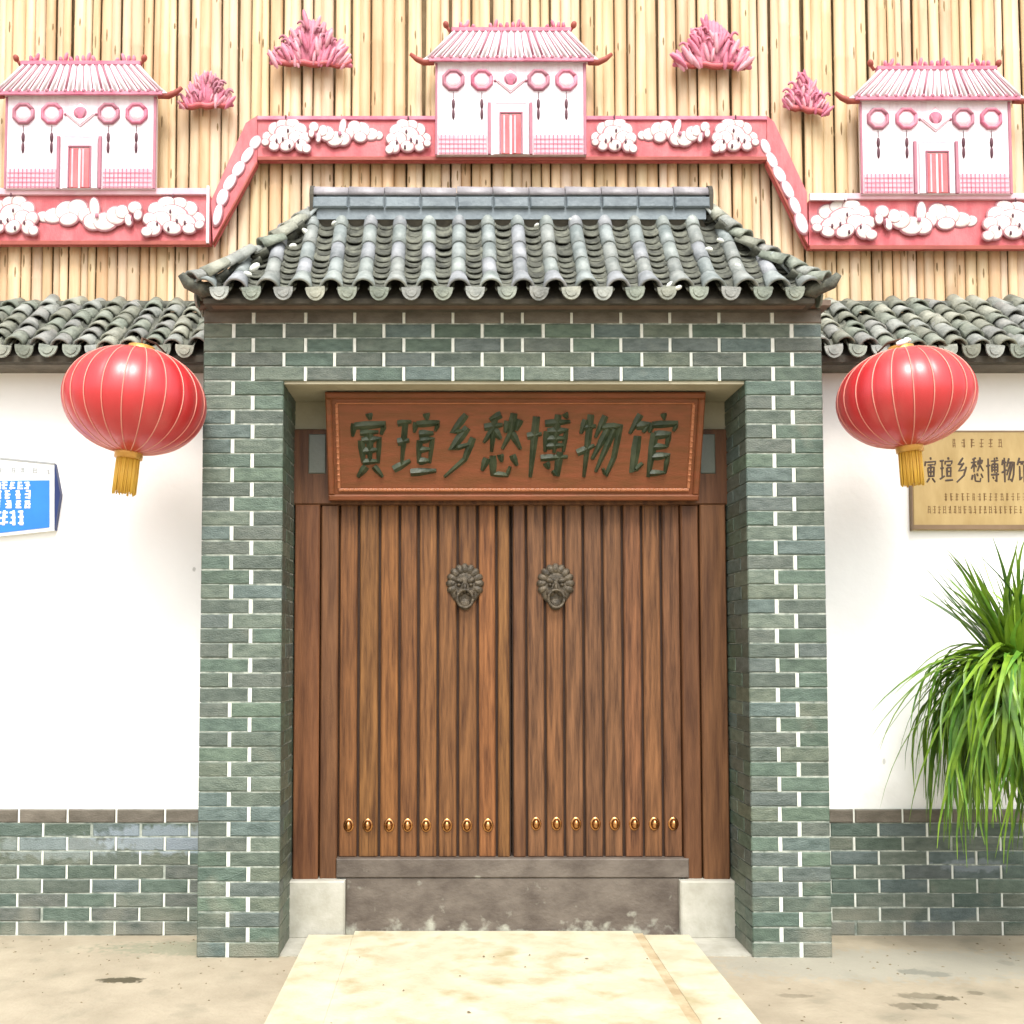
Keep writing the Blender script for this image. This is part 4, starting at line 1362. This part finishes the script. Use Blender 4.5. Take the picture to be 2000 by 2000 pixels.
YL = -.19
lc = W(264, 784, YL)
lan1 = make_lantern(lc, math.radians(6), 'red ribbed lantern with yellow fringe hanging beside the left edge of the brick gateway')
lc2 = W(1768, 778, YL + .02)
lan2 = copy_tree(lan1, None, lc2 - lc)
lan2.rotation_euler = (0, math.radians(-4), .12)
lan2.scale = (.94, .94, .94)
lan2['label'] = 'red ribbed lantern with yellow fringe hanging in front of the brass plaque corner'


def hanger(t, c, px):
    ax = Matrix.Rotation(t.rotation_euler.y, 4, 'Y')
    top = Vector(c) + (ax @ Vector((0, 0, .262)))
    wall = Vector((top.x + .02, .17, top.z + .05))
    hk = MB().tube([wall + Vector((0, .1, .02)), wall, (top + wall) / 2 + Vector((0, 0, .035)), top + Vector((0, 0, .03)), top], .005, 6)
    o = hk.build('hanging_hook', M['cord'])
    o.parent = t
    inv = Matrix.LocRotScale(Vector(c), t.rotation_euler.to_quaternion(), None).inverted()
    o.matrix_parent_inverse = inv


tie = MB().dome(-.02, -.05, .262, .035, .012, .014, .25, n=10, rings=3).dome(.01, -.045, .275, .02, .012, .01, -.3, n=10, rings=3)
o = tie.build('cord_tie', M['sign_white'], None, origin=Vector((0, 0, 0)))
o.parent = lan2
hanger(lan1, lc, 0)
hanger(lan2, lc2, 0)

# ------------------------------------------------------------------ ponytail palm on the right
def palm():
    Yp = -.22
    base = W(2260, 1830, Yp); base.z = 0
    head = W(1992, 1318, Yp)
    t = thing('potted_palm', base, 'green palm with long drooping strap leaves in front of the white wall and brick dado', 'plant')
    MB().lathe([(.0, .0), (.15, .0), (.2, .28), (.215, .3), (.2, .31), (.185, .3), (.18, .27)], base, 32).build('pot', M['pot'], t)
    MB().lathe([(.183, .27), (.1, .285), (0, .29)], base, 24).build('soil', M['soil'], t)
    tk = [base + Vector((0, 0, .2)), base + Vector((0, 0, .4)), base + Vector((-.02, 0, .62)), base.lerp(head, .72) + Vector((.03, 0, .12)), head + Vector((.0, 0, -.02))]
    MB().tube(tk, [.12, .1, .06, .045, .05], 12).build('trunk', M['bark'], t)
    q = random.Random(11)

    def leaf(mb, i, n_):
        el = q.random()
        az = q.uniform(0, 2 * PI)
        up = math.radians(82 - 95 * el ** .8)                 # initial elevation
        L_ = q.uniform(.38, .76) if up < .9 else q.uniform(.42, .66)
        L_ *= 1 if el > .3 else .95
        droop = q.uniform(1.5, 3.6) if up < 1.0 else q.uniform(.05, .6)
        if up < .5: L_ *= 1.22
        wd = q.uniform(.006, .0125)
        hd = Vector((math.cos(az), math.sin(az), 0))
        side = Vector((-math.sin(az), math.cos(az), 0))
        p = head + hd * .03 + Vector((q.uniform(-.02, .02), q.uniform(-.02, .02), q.uniform(-.05, .05) - (.12 * q.random() if up < .5 else 0)))
        ang_ = up
        n = 9
        vs, fs = [], []
        tw = q.uniform(-1.2, 1.2)
        wav = q.uniform(0, .35)
        for k in range(n + 1):
            u = k / n
            ww = wd * (1 - u ** 2.2) * (.7 + .6 * min(1, u * 4)) + .0008
            d = hd * math.cos(ang_) + Vector((0, 0, math.sin(ang_)))
            nrm = d.cross(side).normalized()
            sd_ = (side * math.cos(tw * u) + nrm * math.sin(tw * u))
            vs += [p - sd_ * ww, p - nrm * ww * .35, p + sd_ * ww]
            p = p + d * (L_ / n) + side * (wav * math.sin(u * 5 + i) * L_ / n)
            ang_ -= droop / n * (1.4 if u < .5 else .6)
            ang_ = max(ang_, -1.5)
        for k in range(n):
            a = k * 3
            fs += [(a, a + 1, a + 4, a + 3), (a + 1, a + 2, a + 5, a + 4)]
        mb.add(vs, fs, True)
        return mb
    for i in range(290):
        leaf(MB(), i, 290).build('leaf', M['leaf'], t)
    more = MB()
    for i in range(620):
        leaf(more, i, 260)
    tag(more.build('inner_leaves', M['leaf'], t), kind='stuff')


palm()

# ------------------------------------------------------------------ grit and leaf litter on the ground
gr = MB()
q = random.Random(21)
for i in range(260):
    if q.random() < .55:
        x, y = q.uniform(-2.6, 3.2), q.uniform(-.25, .33)
    else:
        x, y = q.uniform(-2.6, 3.2), q.uniform(-1.1, .3)
    if XL0 - .02 < x < XR1 + .02 and y > -.03: continue
    onslab = -.70 < x < 1.15
    z = .034 if onslab else 0
    if onslab and q.random() < .7: continue
    a = q.uniform(0, PI); L_ = q.uniform(.003, .011); w_ = L_ * q.uniform(.3, .8); h_ = q.uniform(.002, .005)
    c_, s2 = math.cos(a), math.sin(a)
    pts = [(x + c_ * u * L_ - s2 * v * w_, y + s2 * u * L_ + c_ * v * w_) for u, v in ((-1, 0), (0, -1), (1, 0), (0, 1))]
    gr.add([(a_, b_, z) for a_, b_ in pts] + [(x, y, z + h_)], [(0, 1, 4), (1, 2, 4), (2, 3, 4), (3, 0, 4), (0, 3, 2, 1)])
M['litter'] = material('dry_leaf_bits', (0.1, 0.075, 0.04), (0.2, 0.16, 0.09), 0.9, 40, bump=0)
tag(gr.build('grit', M['litter']), kind='stuff')
